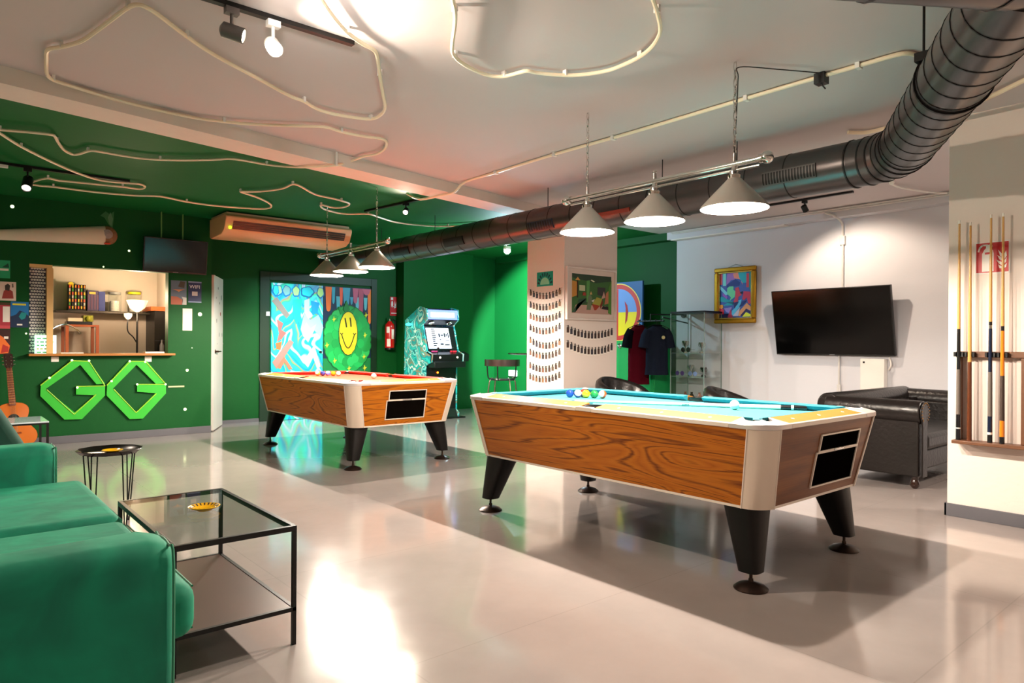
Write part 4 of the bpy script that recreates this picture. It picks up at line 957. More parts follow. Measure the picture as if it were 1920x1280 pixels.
# ------------------------------------------------------------------ GRAFFITI DOUBLE DOOR
da = onY(507, 535, YB); dm = onY(604, 537, YB); db = onY(693, 538, YB); DT = 2.03
doors = bpy.data.objects.new('door_2', None); COL.objects.link(doors); doors.location = (da.x, YB, 0); doors['kind'] = 'structure'
M_dg = mat('door_green_frame', '#02260f', rough=.5)
MB().box((da.x-.16, YB-.03, 0), (da.x-.02, YB-.001, DT+.14)).box((db.x+.02, YB-.03, 0), (db.x+.12, YB-.001, DT+.14)).box((da.x-.02, YB-.03, DT+.02), (db.x+.02, YB-.001, DT+.14)).build('door_frame', M_dg, doors, bevel=.003)
def graffiti_mat():
    m = bpy.data.materials.new('graffiti_teal'); m.use_nodes = True; N = m.node_tree.nodes; L = m.node_tree.links; b = N['Principled BSDF']
    tc = N.new('ShaderNodeTexCoord')
    # zig-zag bands: z + |saw(x)| distorted by noise
    n = N.new('ShaderNodeTexNoise'); n.inputs['Scale'].default_value = 2.3; n.inputs['Detail'].default_value = 1.0; L.new(tc.outputs['Object'], n.inputs['Vector'])
    v = N.new('ShaderNodeVectorMath'); v.operation = 'MULTIPLY_ADD'; v.inputs[1].default_value = (.55,.55,.75)
    L.new(n.outputs['Color'], v.inputs[0]); L.new(tc.outputs['Object'], v.inputs[2])
    sp = N.new('ShaderNodeSeparateXYZ'); L.new(v.outputs[0], sp.inputs[0])
    pg = N.new('ShaderNodeMath'); pg.operation = 'PINGPONG'; pg.inputs[1].default_value = .19; L.new(sp.outputs[0], pg.inputs[0])
    ma = N.new('ShaderNodeMath'); ma.operation = 'MULTIPLY_ADD'; ma.inputs[1].default_value = -2.0; L.new(pg.outputs[0], ma.inputs[0]); L.new(sp.outputs[2], ma.inputs[2])
    ms = N.new('ShaderNodeMath'); ms.operation = 'MULTIPLY'; ms.inputs[1].default_value = 1.9; L.new(ma.outputs[0], ms.inputs[0])
    fr = N.new('ShaderNodeMath'); fr.operation = 'FRACT'; L.new(ms.outputs[0], fr.inputs[0])
    cr = N.new('ShaderNodeValToRGB'); el = cr.color_ramp.elements
    cols = [(0,'#0c9fd0'),(.08,'#18d6e0'),(.22,'#26e6c0'),(.32,'#0fb6a0'),(.37,'#cfe8ff'),(.47,'#b8d8f4'),(.52,'#15c8d8'),(.64,'#2ff0e6'),(.76,'#37e08a'),(.82,'#b4825a'),(.88,'#15b0d8'),(1,'#0a86c8')]
    while len(el) < len(cols): el.new(.5)
    for e, (p, c) in zip(el, cols): e.position = p; e.color = rgb(c)
    L.new(fr.outputs[0], cr.inputs[0]); L.new(cr.outputs[0], b.inputs['Base Color']); b.inputs['Roughness'].default_value = .35
    MATS['graffiti_teal'] = m; return m
g = Art('y', YB-.045)
leaf = MB().box((da.x, YB-.045, .005), (dm.x-.004, YB-.002, DT-.02)).build('door_leaf', graffiti_mat(), doors, smooth=False)
W_ = dm.x-da.x
def gu_(u, v): return (da.x+u*W_, v if v > 1.8 else .64+.70*v)
rnd = random.Random(5)
g = Art('y', YB-.0455)
navy = pm('#0d5a9c'); 
for u0, w_, c in ((.05,.16,'#a8e0a0'),(.22,.13,'#7fb0b0'),(.40,.12,'#b4e090'),(.62,.22,'#1fd6ea'),(.88,.12,'#b8f09a'),(.02,.09,'#28dff0')):
    g.ell(*gu_(u0+.06, 1.90-.05*(int(u0*10) % 2)), w_*W_*.62, .085, pm('#0b6fb0'), wob=.08); g.ell(*gu_(u0+.06, 1.905-.05*(int(u0*10) % 2)), w_*W_*.5, .068, pm(c), wob=.08)
for pts, c in (([(0,1.58),(.10,1.66),(.34,1.30),(.28,1.22)],'#8f7a72'), ([(.10,1.20),(.22,1.12),(.18,.98),(.28,.92),(.20,.80),(.10,.72),(.14,.9)],'#b0605a'), ([(.08,.70),(.20,.74),(.17,.56),(.10,.58)],'#ef6a34'),
               ([(.02,.30),(.34,.78),(.42,.72),(.10,.16)],'#a87a70'), ([(.55,1.0),(.62,1.34),(.74,1.20),(.90,1.32),(1.0,1.05),(.95,.85),(.82,.98),(.70,.72),(.60,.85)],'#a8d4ec'),
               ([(.58,.95),(.66,1.15),(.74,1.02),(.86,1.12),(.78,.90),(.70,.82)],'#c4ecf2'), ([(.62,1.62),(.72,1.66),(.72,1.40),(.80,1.30),(.70,1.22),(.62,1.36)],'#c6d4f0'),
               ([(.40,1.62),(.58,1.66),(.54,1.20),(.46,1.10),(.40,1.3)],'#17d0a8'), ([(.75,1.62),(.92,1.58),(.88,1.36),(.78,1.30)],'#1a9fe0'),
               ([(.10,.20),(.24,.42),(.40,.16),(.33,.14),(.24,.30),(.17,.16)],'#c4745a'), ([(.60,.30),(.82,.66),(.95,.20),(.88,.14),(.80,.40),(.70,.18)],'#b8c8f2')):
    g.poly([gu_(u, z) for u, z in pts], pm(c))
g.build('graffiti', leaf)
MB().cyl((dm.x-.05, YB-.045, 1.0), (dm.x-.05, YB-.085, 1.0), .018, n=16).build('door_handle', M_black, leaf)
leaf2 = MB().box((dm.x+.004, YB-.045, .005), (db.x, YB-.002, DT-.02)).build('door_leaf', pm('#0b2546'), doors, smooth=False)
W2 = db.x-dm.x
def g2(u, z): return (dm.x+.004+u*(W2-.004), z)
g = Art('y', YB-.0455); 
g.rect(*[g2(0,0)[0], g2(1,0)[0]], .06, .9, pm('#0c7a3c'))
for u, w_, zb_, c in ((.10,.13,1.62,'#f2702a'),(.20,.07,1.74,'#38a8c8'),(.30,.09,1.64,'#4fb4cc'),(.36,.07,1.72,'#ef6040'),(.47,.16,1.72,'#3f9cc0'),(.58,.07,1.74,'#3f9cc0'),(.70,.09,1.64,'#62b8cc'),(.78,.12,1.60,'#b04a68'),(.88,.08,1.66,'#62b8cc'),(.97,.09,1.44,'#f47a24'),(.66,.12,1.76,'#b8587c'),(.90,.2,1.90,'#c05a7a')):
    top_ = 2.0 if u not in (.30,.58,.70,.88) else 1.86
    x_, _ = g2(u, 0); h_ = w_*W2/2; pts = [(x_-h_, top_), (x_-h_*.7, zb_+.06)] + [(x_+cos(a)*h_*.7, zb_+.06+sin(a)*.06) for a in [pi+pi*k/8 for k in range(9)]] + [(x_+h_*.7, zb_+.06), (x_+h_, top_)]
    pts = [(min(max(p[0], dm.x+.006), db.x-.002), p[1]) for p in pts]; g.poly(pts, pm(c))
cl = []
for k in range(26):
    a = 2*pi*k/26; rx, ry = .39, .42
    cl.append((.50+cos(a)*rx, 1.20+sin(a)*ry))
for u, z in cl: g.ell(*g2(min(max(u,.12),.88), z), .095*W2/ .72, .115, pm('#0a5a2a'))
g.ell(*g2(.5,1.20), .40*W2, .46, pm('#129c44'))
rr_ = random.Random(11)
for u, z in cl:
    c = rr_.choice(['#15b050','#12a048','#2bb858','#1a9a44'])
    g.ell(*g2(min(max(u,.125),.875), z), .085*W2/.72, .10, pm(c))
for k in range(16):
    a = 2*pi*k/16+.2; g.ell(*g2(.5+cos(a)*.27, 1.20+sin(a)*.36), .075*W2, .075, pm(rr_.choice(['#15a84a','#26b85a','#0f9440'])))
for u, z in ((.20,1.50),(.86,1.26),(.22,.86),(.06,1.1),(.84,.92),(.52,.74),(.86,.74),(.88,1.58)):
    x_, _ = g2(u, 0); g.poly([(x_-.03,z),(x_-.006,z+.012),(x_,z+.05),(x_+.012,z+.012),(x_+.04,z+.02),(x_+.012,z-.01),(x_,z-.04),(x_-.01,z-.008)], pm('#d8d83a'))
x_, _ = g2(.46, 0); g.poly([(x_-.06,1.66),(x_,1.80),(x_+.06,1.66),(x_,1.60)], pm('#0e7a34')); g.poly([(x_-.10,1.58),(x_-.14,1.70),(x_-.03,1.62)], pm('#128a3c')); g.poly([(x_+.10,1.58),(x_+.16,1.70),(x_+.03,1.62)], pm('#128a3c'))
face = [(.50+cos(2*pi*k/30)*.20*(1+.03*sin(9*k)), 1.29+sin(2*pi*k/30)*.345) for k in range(30)]
g.poly([g2(u, z+ .0) for u, z in face], pm('#2c3008'))
g.poly([g2(.50+(u-.50)*.95, 1.29+(z-1.29)*.97) for u, z in face], pm('#f0e020'))
g.poly([g2(u, z) for u, z in [(.37,1.12),(.63,1.12),(.61,1.02),(.56,.965),(.44,.965),(.39,1.02)]], pm('#e8c416'))
dk = pm('#3a3006')
g.line([g2(.43,1.52), g2(.445,1.46), g2(.46,1.39)], .022, dk); g.line([g2(.535,1.53), g2(.548,1.47), g2(.555,1.40)], .022, dk)
g.line([g2(.36+.27*(k/12), 1.27-.21*sin(pi*k/12)) for k in range(13)], .016, dk); g.line([g2(.33,1.29), g2(.36,1.27), g2(.385,1.29)], .014, dk); g.line([g2(.605,1.29), g2(.63,1.27), g2(.66,1.29)], .014, dk)
g.build('graffiti', leaf2)
sw = onY(501, 588, YB); tag(MB().box((sw.x-.03, YB-.045, sw.z-.03), (sw.x+.02, YB-.031, sw.z+.03)).build('light_switch', M_white), 'tiny white switch on the green wall left of the graffiti doors', 'switch')
# ------------------------------------------------------------------ EXTINGUISHER AND SIGN
ep = onY(730, 655, YB-.08); ex = thing('fire_extinguisher', (ep.x, YB-.09, ep.z), 'red fire extinguisher hanging on the green wall right of the graffiti doors', 'fire extinguisher')
M_ered = mat('extinguisher_red', '#c51616', rough=.25, coat=.4)
MB().lathe([(.055,0),(.075,.005),(.078,.03),(.078,.36),(.070,.41),(.035,.445),(.03,.46)], (ep.x, YB-.09, ep.z), n=28).build('cylinder', M_ered, ex)
MB().lathe([(.079,.0),(.079,.03)], (ep.x, YB-.09, ep.z), n=28).build('base_ring', M_black, ex)
MB().cyl((ep.x,YB-.09,ep.z+.46), (ep.x,YB-.09,ep.z+.50), .018, n=12).box((ep.x-.012,YB-.17,ep.z+.50), (ep.x+.012,YB-.07,ep.z+.515)).box((ep.x-.01,YB-.16,ep.z+.53), (ep.x+.01,YB-.08,ep.z+.54)).lathe([(.018,-.01),(.018,.01)], (ep.x+.03,YB-.10,ep.z+.48), axis=(0,1,0), n=12).build('valve', M_chrome, ex)
MB().tube(spline([(ep.x+.015,YB-.1,ep.z+.49),(ep.x+.085,YB-.1,ep.z+.47),(ep.x+.098,YB-.1,ep.z+.35),(ep.x+.09,YB-.1,ep.z+.1)]), .010).build('hose', M_black, ex)
for z0, z1, a0, a1 in ((.27,.37,200,235),(.17,.33,262,300),(.05,.17,205,250)):
    mb = MB(); k = 6
    for j in range(k):
        b0, b1 = R(a0+(a1-a0)*j/k), R(a0+(a1-a0)*(j+1)/k); c = Vector((ep.x, YB-.09, ep.z)); r = .079
        mb.hexa([c+Vector((cos(b)*q, sin(b)*q, z0)) for b, q in ((b0,.077),(b1,.077),(b1,r),(b0,r))], [c+Vector((cos(b)*q, sin(b)*q, z1)) for b, q in ((b0,.077),(b1,.077),(b1,r),(b0,r))])
    mb.build('label_patch', M_paper, ex)
es = Art('y', YB); M_sred = mat('sign_red', '#c01a1e', rough=.4)
a_, b_ = es.px(731, 556), es.px(745, 592)
es.rect(a_[0], b_[0], b_[1], a_[1], M_sred, th=.006); w_ = b_[0]-a_[0]
es.rect(a_[0]+w_*.12, a_[0]+w_*.40, b_[1]+.26*1, b_[1]+.30, M_white, th=.008)
for z in (.06,.24): es.rect(a_[0]+w_*.15, a_[0]+w_*.85, b_[1]+z*.6, b_[1]+z*.6+.012, M_white, th=.008)
es.ell(a_[0]+w_*.28, b_[1]+.19, .018, .055, M_white, th=.008)
es.poly([(a_[0]+w_*.55,b_[1]+.12),(a_[0]+w_*.85,b_[1]+.14),(a_[0]+w_*.80,b_[1]+.24),(a_[0]+w_*.7,b_[1]+.18),(a_[0]+w_*.62,b_[1]+.25)], M_white, th=.008)
tag(es.build('safety_sign'), 'narrow red extinguisher sign on the green wall above the red extinguisher', 'sign')
# sign on the cue wall
es = Art('x', XQ); a_ = (1.503, 1.838); b_ = (1.302, 1.622)
es.rect(b_[0], a_[0], b_[1], a_[1], M_white, th=.003); es.rect(b_[0]+.011, a_[0]-.011, b_[1]+.011, a_[1]-.011, M_sred, th=.005)
u0 = a_[0]
def sg(u, v): return (u0-.201*u, b_[1]+.216*v)
wt = mat('sign_white', '#f5efe8', rough=.5)
es.poly([sg(*p) for p in ((.22,.08),(.22,.62),(.28,.74),(.34,.80),(.46,.80),(.52,.72),(.54,.62),(.54,.08))], wt, th=.0065)
es.poly([sg(*p) for p in ((.33,.80),(.33,.88),(.48,.90),(.52,.84),(.47,.80))], wt, th=.0065)
es.line([sg(*p) for p in ((.36,.88),(.24,.88),(.16,.82),(.12,.70))], .010, wt, th=.0065)
es.rect(sg(.45,0)[0], sg(.30,0)[0], sg(0,.60)[1], sg(0,.66)[1], M_sred, th=.0075)
for pts in (((.66,.72),(.76,.60),(.78,.48),(.72,.52)), ((.64,.56),(.76,.48),(.78,.38),(.70,.42)), ((.62,.42),(.76,.34),(.78,.24),(.68,.30)), ((.66,.28),(.78,.20),(.84,.14),(.70,.16)), ((.88,.68),(.90,.52),(.82,.40),(.80,.50)), ((.90,.48),(.88,.34),(.80,.26),(.82,.36)), ((.90,.30),(.88,.18),(.80,.14),(.82,.22))):
    es.poly([sg(*p) for p in pts], wt, th=.0065)
tag(es.build('safety_sign'), 'square red fire extinguisher sign with white flame behind the cues on the cream wall', 'sign')
# ------------------------------------------------------------------ AIR CONDITIONER
M_ac = mat('ac_beige', '#d4a578', rough=.45, var=.03); M_acs = mat('ac_side', '#c2a888', rough=.5)
ax0, ax1 = 2.66, 4.28
ac_ = thing('air_conditioner', ((ax0+ax1)/2, 8.6, 2.40), 'long beige ceiling air conditioner above the white door and graffiti doors', 'air conditioner')
def shell(name, pr, x0, x1, m, par, **k):
    n = len(pr); mb = MB(); mb.add([(x0,y,z) for y, z in pr]+[(x1,y,z) for y, z in pr], [tuple(range(n))[::-1], tuple(range(n,2*n))]+[(i,(i+1) % n,n+(i+1) % n,n+i) for i in range(n)]); return mb.build(name, m, par, **k)
shell('casing', [(8.95,2.685),(8.38,2.685),(8.37,2.655),(8.95,2.655)], ax0+.02, ax1-.02, M_acs, ac_, bevel=.004)
shell('body', [(8.95,2.655),(8.36,2.655),(8.335,2.63),(8.335,2.60),(8.40,2.475),(8.50,2.43),(8.90,2.415),(8.95,2.44)], ax0, ax1, M_ac, ac_, bevel=.008)
mb = MB(); v0, v1 = Vector((0,8.345,2.580)), Vector((0,8.392,2.490)); nn = Vector((0,-(v0.z-v1.z),-(v1.y-v0.y))).normalized()
mb.hexa([Vector((ax0+.09,0,0))+v0, Vector((ax1-.09,0,0))+v0, Vector((ax1-.09,0,0))+v1, Vector((ax0+.09,0,0))+v1], [Vector((ax0+.09,0,0))+v0+nn*.006, Vector((ax1-.09,0,0))+v0+nn*.006, Vector((ax1-.09,0,0))+v1+nn*.006, Vector((ax0+.09,0,0))+v1+nn*.006])
ou = mb.build('outlet', M_blackpl, ac_, smooth=False)
for f in (.28, .55, .82):
    c = v0.lerp(v1, f); MB().box((ax0+.10, c.y-.012, c.z-.003), (ax1-.10, c.y+.004, c.z+.003)).build('louver', mat('louver', '#8f6f58', rough=.4), ou)
MB().sphere((ax0+.06,8.37,2.50), .018, n=12, m=8).build('status_light', mat('green_led', '#a8e020', emit='#b8ff20', estr=2.5), ac_)
for f in (.47, .5): pass
# ------------------------------------------------------------------ TELEVISIONS
M_scr = mat('tv_screen', '#040404', rough=.12, spec=.35)
def tv(name, c, ux, uz, w, h, label, dep=.045):
    c = Vector(c); ux = Vector(ux).normalized(); uz = Vector(uz).normalized(); n = ux.cross(uz)
    t = thing(name, c - uz*h/2, label, 'television')
    def bx(u0,u1,v0,v1,o0,o1,nm,m,par,**k):
        mb = MB(); q = [c+ux*u+uz*v for u, v in ((u0,v0),(u1,v0),(u1,v1),(u0,v1))]; mb.hexa([p+n*o0 for p in q], [p+n*o1 for p in q]); return mb.build(nm, m, par, **k)
    bx(-w/2,w/2,-h/2,h/2,-dep,0,'housing',M_blackpl,t,bevel=.004)
    bx(-w/2+.012,w/2-.012,-h/2+.018,h/2-.012,0,.002,'screen',M_scr,t)
    bx(-.03,.03,-h/2+.004,-h/2+.012,0,.003,'maker_mark',mat('grey_mark','#77777a'),t)
    bx(-w*.2,w*.2,-h*.25,h*.25,-dep-.03,-dep,'bracket',M_black,t)
    return t, c, ux, uz, n
# big television: top edge leans out of the wall
pts = [(1445,547),(1670,533),(1678,667),(1457,665)]
xt, xb_ = 7.80, 7.93
tl, tr, br, bl_ = onX(*pts[0], xt), onX(*pts[1], xt), onX(*pts[2], xb_), onX(*pts[3], xb_)
c = (tl+tr+br+bl_)/4; w_ = ((tl-tr).length+(bl_-br).length)/2; h_ = ((tl+tr)/2-(bl_+br)/2)
tvb, *_ = tv('television', c, (0,-1,0), h_, w_, h_.length, 'large black flat television tilted forward on the light grey wall')
# the arm that carries it
MB().box((7.88, c.y-.1, c.z-.08), (X1-.001, c.y+.1, c.z+.05)).build('wall_bracket', M_black, tvb)
# hanging television on the left wall
tl, tr, br, bl_ = onY(271,443,YL-.17), onY(390,453,YL-.17), onY(388,516,YL-.10), onY(267,508,YL-.10)
c = (tl+tr+br+bl_)/4; w_ = ((tl-tr).length+(bl_-br).length)/2; h_ = ((tl+tr)/2-(bl_+br)/2)
tv2, c2, ux2, uz2, n2 = tv('television', c, (1,0,0), h_, w_, h_.length, 'small dark television hanging from two rods over the kiosk hatch corner', dep=.03)
for x in (c.x-.16, c.x+.08): MB().cyl((x, YL-.10, c.z), (x, YL-.10, ZC), .008, n=10).build('hanging_rod', mat('rod_green', '#5f8f4a', rough=.4), tv2)
# white box + cable under the large television
bx0, bx1 = onX(1612, 672, X1-.10), onX(1657, 735, X1-.10)
wb = thing('wall_box', (X1-.05, (bx0.y+bx1.y)/2, bx1.z), 'slim white box mounted on the wall below the large television', 'box')
MB().box((X1-.09, bx1.y, bx1.z), (X1-.001, bx0.y, bx0.z)).build('case', M_white, wb, bevel=.006)
MB().box((X1-.092, bx0.y-.05, bx0.z-.05), (X1-.0895, bx0.y-.03, bx0.z-.03)).build('logo_dot', M_black, wb)
MB().tube(spline([(X1-.04, bx1.y-.03, bx0.z+.02), (X1-.04, bx1.y-.05, bx0.z-.06), (X1-.03, bx1.y-.02, bx0.z-.12)]), .008).build('cable', M_white, wb)

# ------------------------------------------------------------------ GOLD FRAMED PAINTING
def frame_ring(name, axis, d, u0, u1, z0, z1, fw_, dep, m, par, bev=.012):
    mb = MB()
    def bx(a, b, c, e): mb.box((d-dep, a, c), (d, b, e)) if axis == 'x' else mb.box((a, d-dep, c), (b, d, e))
    bx(u0, u1, z0, z0+fw_); bx(u0, u1, z1-fw_, z1); bx(u0, u0+fw_, z0+fw_, z1-fw_); bx(u1-fw_, u1, z0+fw_, z1-fw_)
    return mb.build(name, m, par, bevel=bev)
ga, gb = onX(1340, 505, X1-.03), onX(1417, 605, X1-.03)
u0, u1, z0, z1 = gb.y, ga.y, onX(1417, 605, X1-.03).z, onX(1417, 497, X1-.03).z
gp = thing('framed_painting', (X1-.02, (u0+u1)/2, z0), 'gold-framed colourful abstract painting beside the large television', 'painting')
M_gold = mat('gold_frame', '#b98a2a', rough=.3, metal=.85, var=.15, scale=20)
frame_ring('frame', 'x', X1-.002, u0, u1, z0, z1, .06, .045, M_gold, gp, .014)
frame_ring('inner_frame', 'x', X1-.002, u0+.055, u1-.055, z0+.055, z1-.055, .018, .030, mat('gold_light', '#e0c46a', rough=.25, metal=.8), gp, .004)
g = Art('x', X1-.012); fu0, fu1, fz0, fz1 = u0+.07, u1-.07, z0+.07, z1-.07
def gq(u, v): return (fu1-(fu1-fu0)*u, fz0+(fz1-fz0)*v)
g.poly([gq(0,0),gq(1,0),gq(1,1),gq(0,1)], pm('#3f62b8'), o=-.01)
for pts, c in (([(0,.75),(0,1),(.08,1),(.08,.75)],'#d8607a'), ([(.10,.72),(.10,1),(.2,1),(.2,.72)],'#7fe0e0'), ([(.20,.72),(.24,1),(.5,1),(.58,.86),(.36,.84)],'#a070c8'), ([(.42,.98),(.46,.88),(.66,.84),(.72,.72),(.70,.86),(.58,1)],'#f09a88'),
               ([(.58,1),(.62,.88),(.72,.76),(.84,.76),(.84,1)],'#1fb0c8'), ([(.84,.66),(.84,.96),(.92,.96),(.92,.66)],'#d04058'), ([(.92,.62),(.92,1),(1,1),(1,.62)],'#1f8c90'), ([(.22,.74),(.5,.86),(.64,.78),(.62,.70),(.22,.68)],'#1a3a8c'),
               ([(.0,.72),(.06,.70),(.28,.54),(.20,.50),(0,.66)],'#7fd8f4'), ([(.24,.66),(.30,.70),(.44,.70),(.44,.62),(.52,.58),(.48,.46),(.32,.38),(.36,.46),(.24,.54)],'#6ad8a8'), ([(.50,.66),(.60,.68),(.64,.58),(.70,.50),(.60,.46),(.58,.36),(.50,.30),(.44,.36),(.50,.44)],'#c83c5c'),
               ([(.76,.58),(.96,.56),(1,.30),(.90,.30),(.86,.44),(.78,.38),(.72,.40)],'#c8345c'), ([(.0,.48),(.10,.48),(.30,.40),(.44,.36),(.42,.28),(.10,.28),(.26,.34),(0,.38)],'#12a4bc'), ([(.10,.56),(.26,.48),(.24,.42),(.10,.50)],'#9a5ad0'),
               ([(.60,.38),(.70,.40),(.66,.26),(.44,.06),(.38,.06),(.40,.16),(.50,.22)],'#58c8f4'), ([(.46,.34),(.62,.36),(.56,.28),(.46,.22)],'#1a2a68'), ([(.72,.36),(.86,.38),(.72,.26),(.62,.24)],'#16307c'), ([(.52,.06),(.86,.32),(1,.22),(1,.14),(.84,.20),(.66,.03)],'#e0a070'),
               ([(.66,.05),(.84,.19),(1,.11),(1,.07),(.84,.14),(.74,.03)],'#2a2258'), ([(.72,.02),(.84,.12),(1,.06),(1,.02)],'#d8e83a'), ([(.02,.30),(.10,.30),(.12,.24),(.06,.20),(0,.24)],'#f8a838'), ([(.0,.22),(.14,.20),(.14,.08),(0,.08)],'#d82848'),
               ([(.14,.22),(.40,.24),(.34,.10),(.22,.14)],'#9a88d8'), ([(.0,.08),(.30,.10),(.26,0),(0,0)],'#16205c'), ([(.26,.02),(.36,.20),(.42,0)],'#b83a68'), ([(.42,.04),(.66,.24),(.60,.04)],'#c8c8e0'), ([(.64,.54),(.72,.58),(.72,.52)],'#141a30'), ([(.20,.36),(.44,.36),(.42,.30)],'#0c6a80')):
    g.poly([gq(*p) for p in pts], pm(c))
g.build('canvas', gp)
MB().tube([(X1-.01, (u0+u1)/2+.14, z1-.01), (X1-.01, (u0+u1)/2, z1+.04), (X1-.01, (u0+u1)/2-.14, z1-.01)], .002, n=5).build('hanging_wire', M_black, gp)
# white-framed billiard painting on the column
pa_, pb_ = onY(1059.5, 500, KY), onY(1151, 604, KY)
u0, u1, z0, z1 = pa_.x, pb_.x, onY(1058, 598, KY).z-.005, pa_.z+.01
wp = thing('framed_painting', ((u0+u1)/2, KY-.02, z0), 'white-framed painting of a green billiard room on the column above the photo strings', 'painting')
frame_ring('frame', 'y', KY-.002, u0, u1, z0, z1, .02, .04, mat('frame_white', '#e4d6cc', rough=.4), wp, .004)
g = Art('y', KY-.02)
def wq(u, v): return (u0+.02+(u1-u0-.04)*u, z0+.02+(z1-z0-.04)*v)
g.poly([wq(0,0),wq(1,0),wq(1,1),wq(0,1)], mat('mount_card', '#ddccc0', rough=.8), o=-.012)
def wr(u, v): return wq(.09+.84*u, .10+.80*v)
for pts, c in (([(0,0),(1,0),(1,1),(0,1)],'#3d6a34'), ([(0,1),(1,1),(1,.88),(.6,.80),(.2,.86),(0,.9)],'#2c4430'), ([(0,0),(1,0),(.85,.22),(.1,.22)],'#c09a8c'), ([(0,.4),(.12,.45),(.12,.80),(0,.82)],'#c88a3a'), ([(.0,.02),(.08,.02),(.16,.36),(.36,.40),(.36,.26),(.12,.22)],'#31503a'),
               ([(.12,.40),(.15,.40),(.15,.86),(.12,.86)],'#2a1a14'), ([(.08,.84),(.14,.92),(.20,.84)],'#e0a050'), ([(.18,.58),(.32,.58),(.32,.72),(.18,.72)],'#c8c8a0'), ([(.36,.30),(.42,.30),(.44,.86),(.36,.84)],'#5a9a50'), ([(.64,.50),(.84,.46),(.84,.70),(.64,.70)],'#3a3838'),
               ([(.50,.26),(.62,.44),(.76,.40),(.70,.22)],'#a8a040'), ([(.50,.26),(.70,.22),(.60,.10),(.56,.10)],'#a03c20'), ([(.70,.22),(.76,.40),(.78,.30),(.72,.14)],'#7c2c18'), ([(.36,.10),(.40,.44),(.46,.50),(.50,.40),(.46,.10)],'#6a7a58'), ([(.44,.50),(.47,.58),(.50,.50)],'#d8b070'),
               ([(.74,.40),(.80,.60),(.84,.44)],'#c8a090'), ([(.82,.26),(.86,.56),(.92,.62),(.94,.30)],'#c07858'), ([(.74,.14),(.94,.12),(.92,.20),(.78,.22)],'#1c1414'), ([(.92,.04),(1,.0),(1,.90),(.92,.70)],'#4f8a34'), ([(.46,.86),(.54,.82),(.56,.84),(.48,.88)],'#e8e0c0'), ([(.26,.46),(.34,.46),(.33,.54),(.27,.54)],'#a83a2c'), ([(.48,.34),(.56,.38),(.52,.30)],'#d8d0c8')):
    g.poly([wr(*p) for p in pts], pm(c, rough=.7))
g.build('picture', wp)
# ------------------------------------------------------------------ PHOTO STRINGS ON THE COLUMN
M_clip = mat('clip_black', '#1a1512', rough=.4); M_string = mat('string', '#8a7a68', rough=.8)
pics = [pm(c) for c in ('#4a342c','#7a5444','#3a3640','#8a6444','#5c4a3a','#2c2424')]
ordn = ['first','second','third','fourth','fifth','sixth','seventh','eighth','ninth','tenth','eleventh','twelfth','thirteenth','fourteenth']
rnd = random.Random(9); proto = {}
def photo(axis, d, u, z, mi, label, grp, ph=.074, pw=.046):
    key = (axis, mi, ph)
    if key not in proto:
        def B3(a, b, c, e, o0, o1, nm, m, par):
            mb = MB(); mb.box((-o1, a, c), (-o0, b, e)) if axis == 'x' else mb.box((a, -o1, c), (b, -o0, e)); return mb.build(nm, m, par, W=False, smooth=False)
        r = bpy.data.objects.new('instant_photo', None); COL.objects.link(r)
        B3(-pw/2, pw/2, -ph, .0, .002, .004, 'print', M_paper, r); B3(-pw/2+.004, pw/2-.004, -ph+.016, -.005, .004, .005, 'picture', pics[mi], r); B3(-.005, .005, -.008, .020, .005, .012, 'peg', M_clip, r)
        proto[key] = r; o = r
    else: o = copy_tree(proto[key])
    o.location = (d, u, z) if axis == 'x' else (u, d, z); tag(o, label, 'photo', grp)
rowsL = [(546,555,543),(569,576,565),(590,598,587),(611,621,608),(634,648,638),(657,667,656),(682,692,680),(703,711,700)]
for i, (ya, ym, yb_) in enumerate(rowsL):
    uA, uB = KY2-.03, KY+.03
    zA, zM, zB_ = onX(992, ya, KX).z, onX(1022, ym, KX).z, onX(1054, yb_, KX).z
    def zz(t): return zA*(1-t)*(1-2*t)+zM*4*t*(1-t)+zB_*t*(2*t-1)
    MB_ = MB().tube([(KX-.004, uA+(uB-uA)*k/16, zz(k/16)+.028) for k in range(17)], .0015, n=5)
    tag(MB_.build('photo_string', M_string), 'thin string of instant photos, %s from the top on the left face of the column' % ordn[i], 'string', 'photo strings on the left face of the column')
    n = 10; sk_ = rnd.choice([3,99,4,99])
    for k in range(n):
        if k == sk_ and i in (4,): continue
        t = (k+.7)/(n+.4)
        photo('x', KX, uA+(uB-uA)*t, zz(t)+.020, rnd.randrange(6), '%s instant photo from the left on the %s string of the column left face' % (ordn[k], ordn[i]), 'instant photos pegged on the column')
for i, (ya, ym, yb_) in enumerate(((614,627,620),(642,657,648))):
    uA, uB = KX+.03, KX2-.07
    zA, zM, zB_ = onY(1059, ya, KY).z, onY(1102, ym, KY).z, onY(1150, yb_, KY).z
    def zz(t): return zA*(1-t)*(1-2*t)+zM*4*t*(1-t)+zB_*t*(2*t-1)
    tag(MB().tube([(uA+(uB-uA)*k/16, KY-.004, zz(k/16)+.028) for k in range(17)], .0015, n=5).build('photo_string', M_string), '%s string of photos below the white-framed painting' % ('upper' if i == 0 else 'lower'), 'string', 'photo strings under the framed painting')
    for k in range(14):
        t = (k+.5)/14
        photo('y', KY, uA+(uB-uA)*t, zz(t)+.022, [0,2,5][k % 3], '%s photo from the left on the %s string below the white-framed painting' % (ordn[k], 'upper' if i == 0 else 'lower'), 'instant photos under the framed painting', ph=.085, pw=.048)
es = Art('x', KX); a_, b_ = es.px(1007, 511), es.px(1037, 535)
es.rect(b_[0], a_[0], b_[1], a_[1], pm('#0f9a82'), th=.002); cu_, cz_ = (a_[0]+b_[0])/2, b_[1]+.02
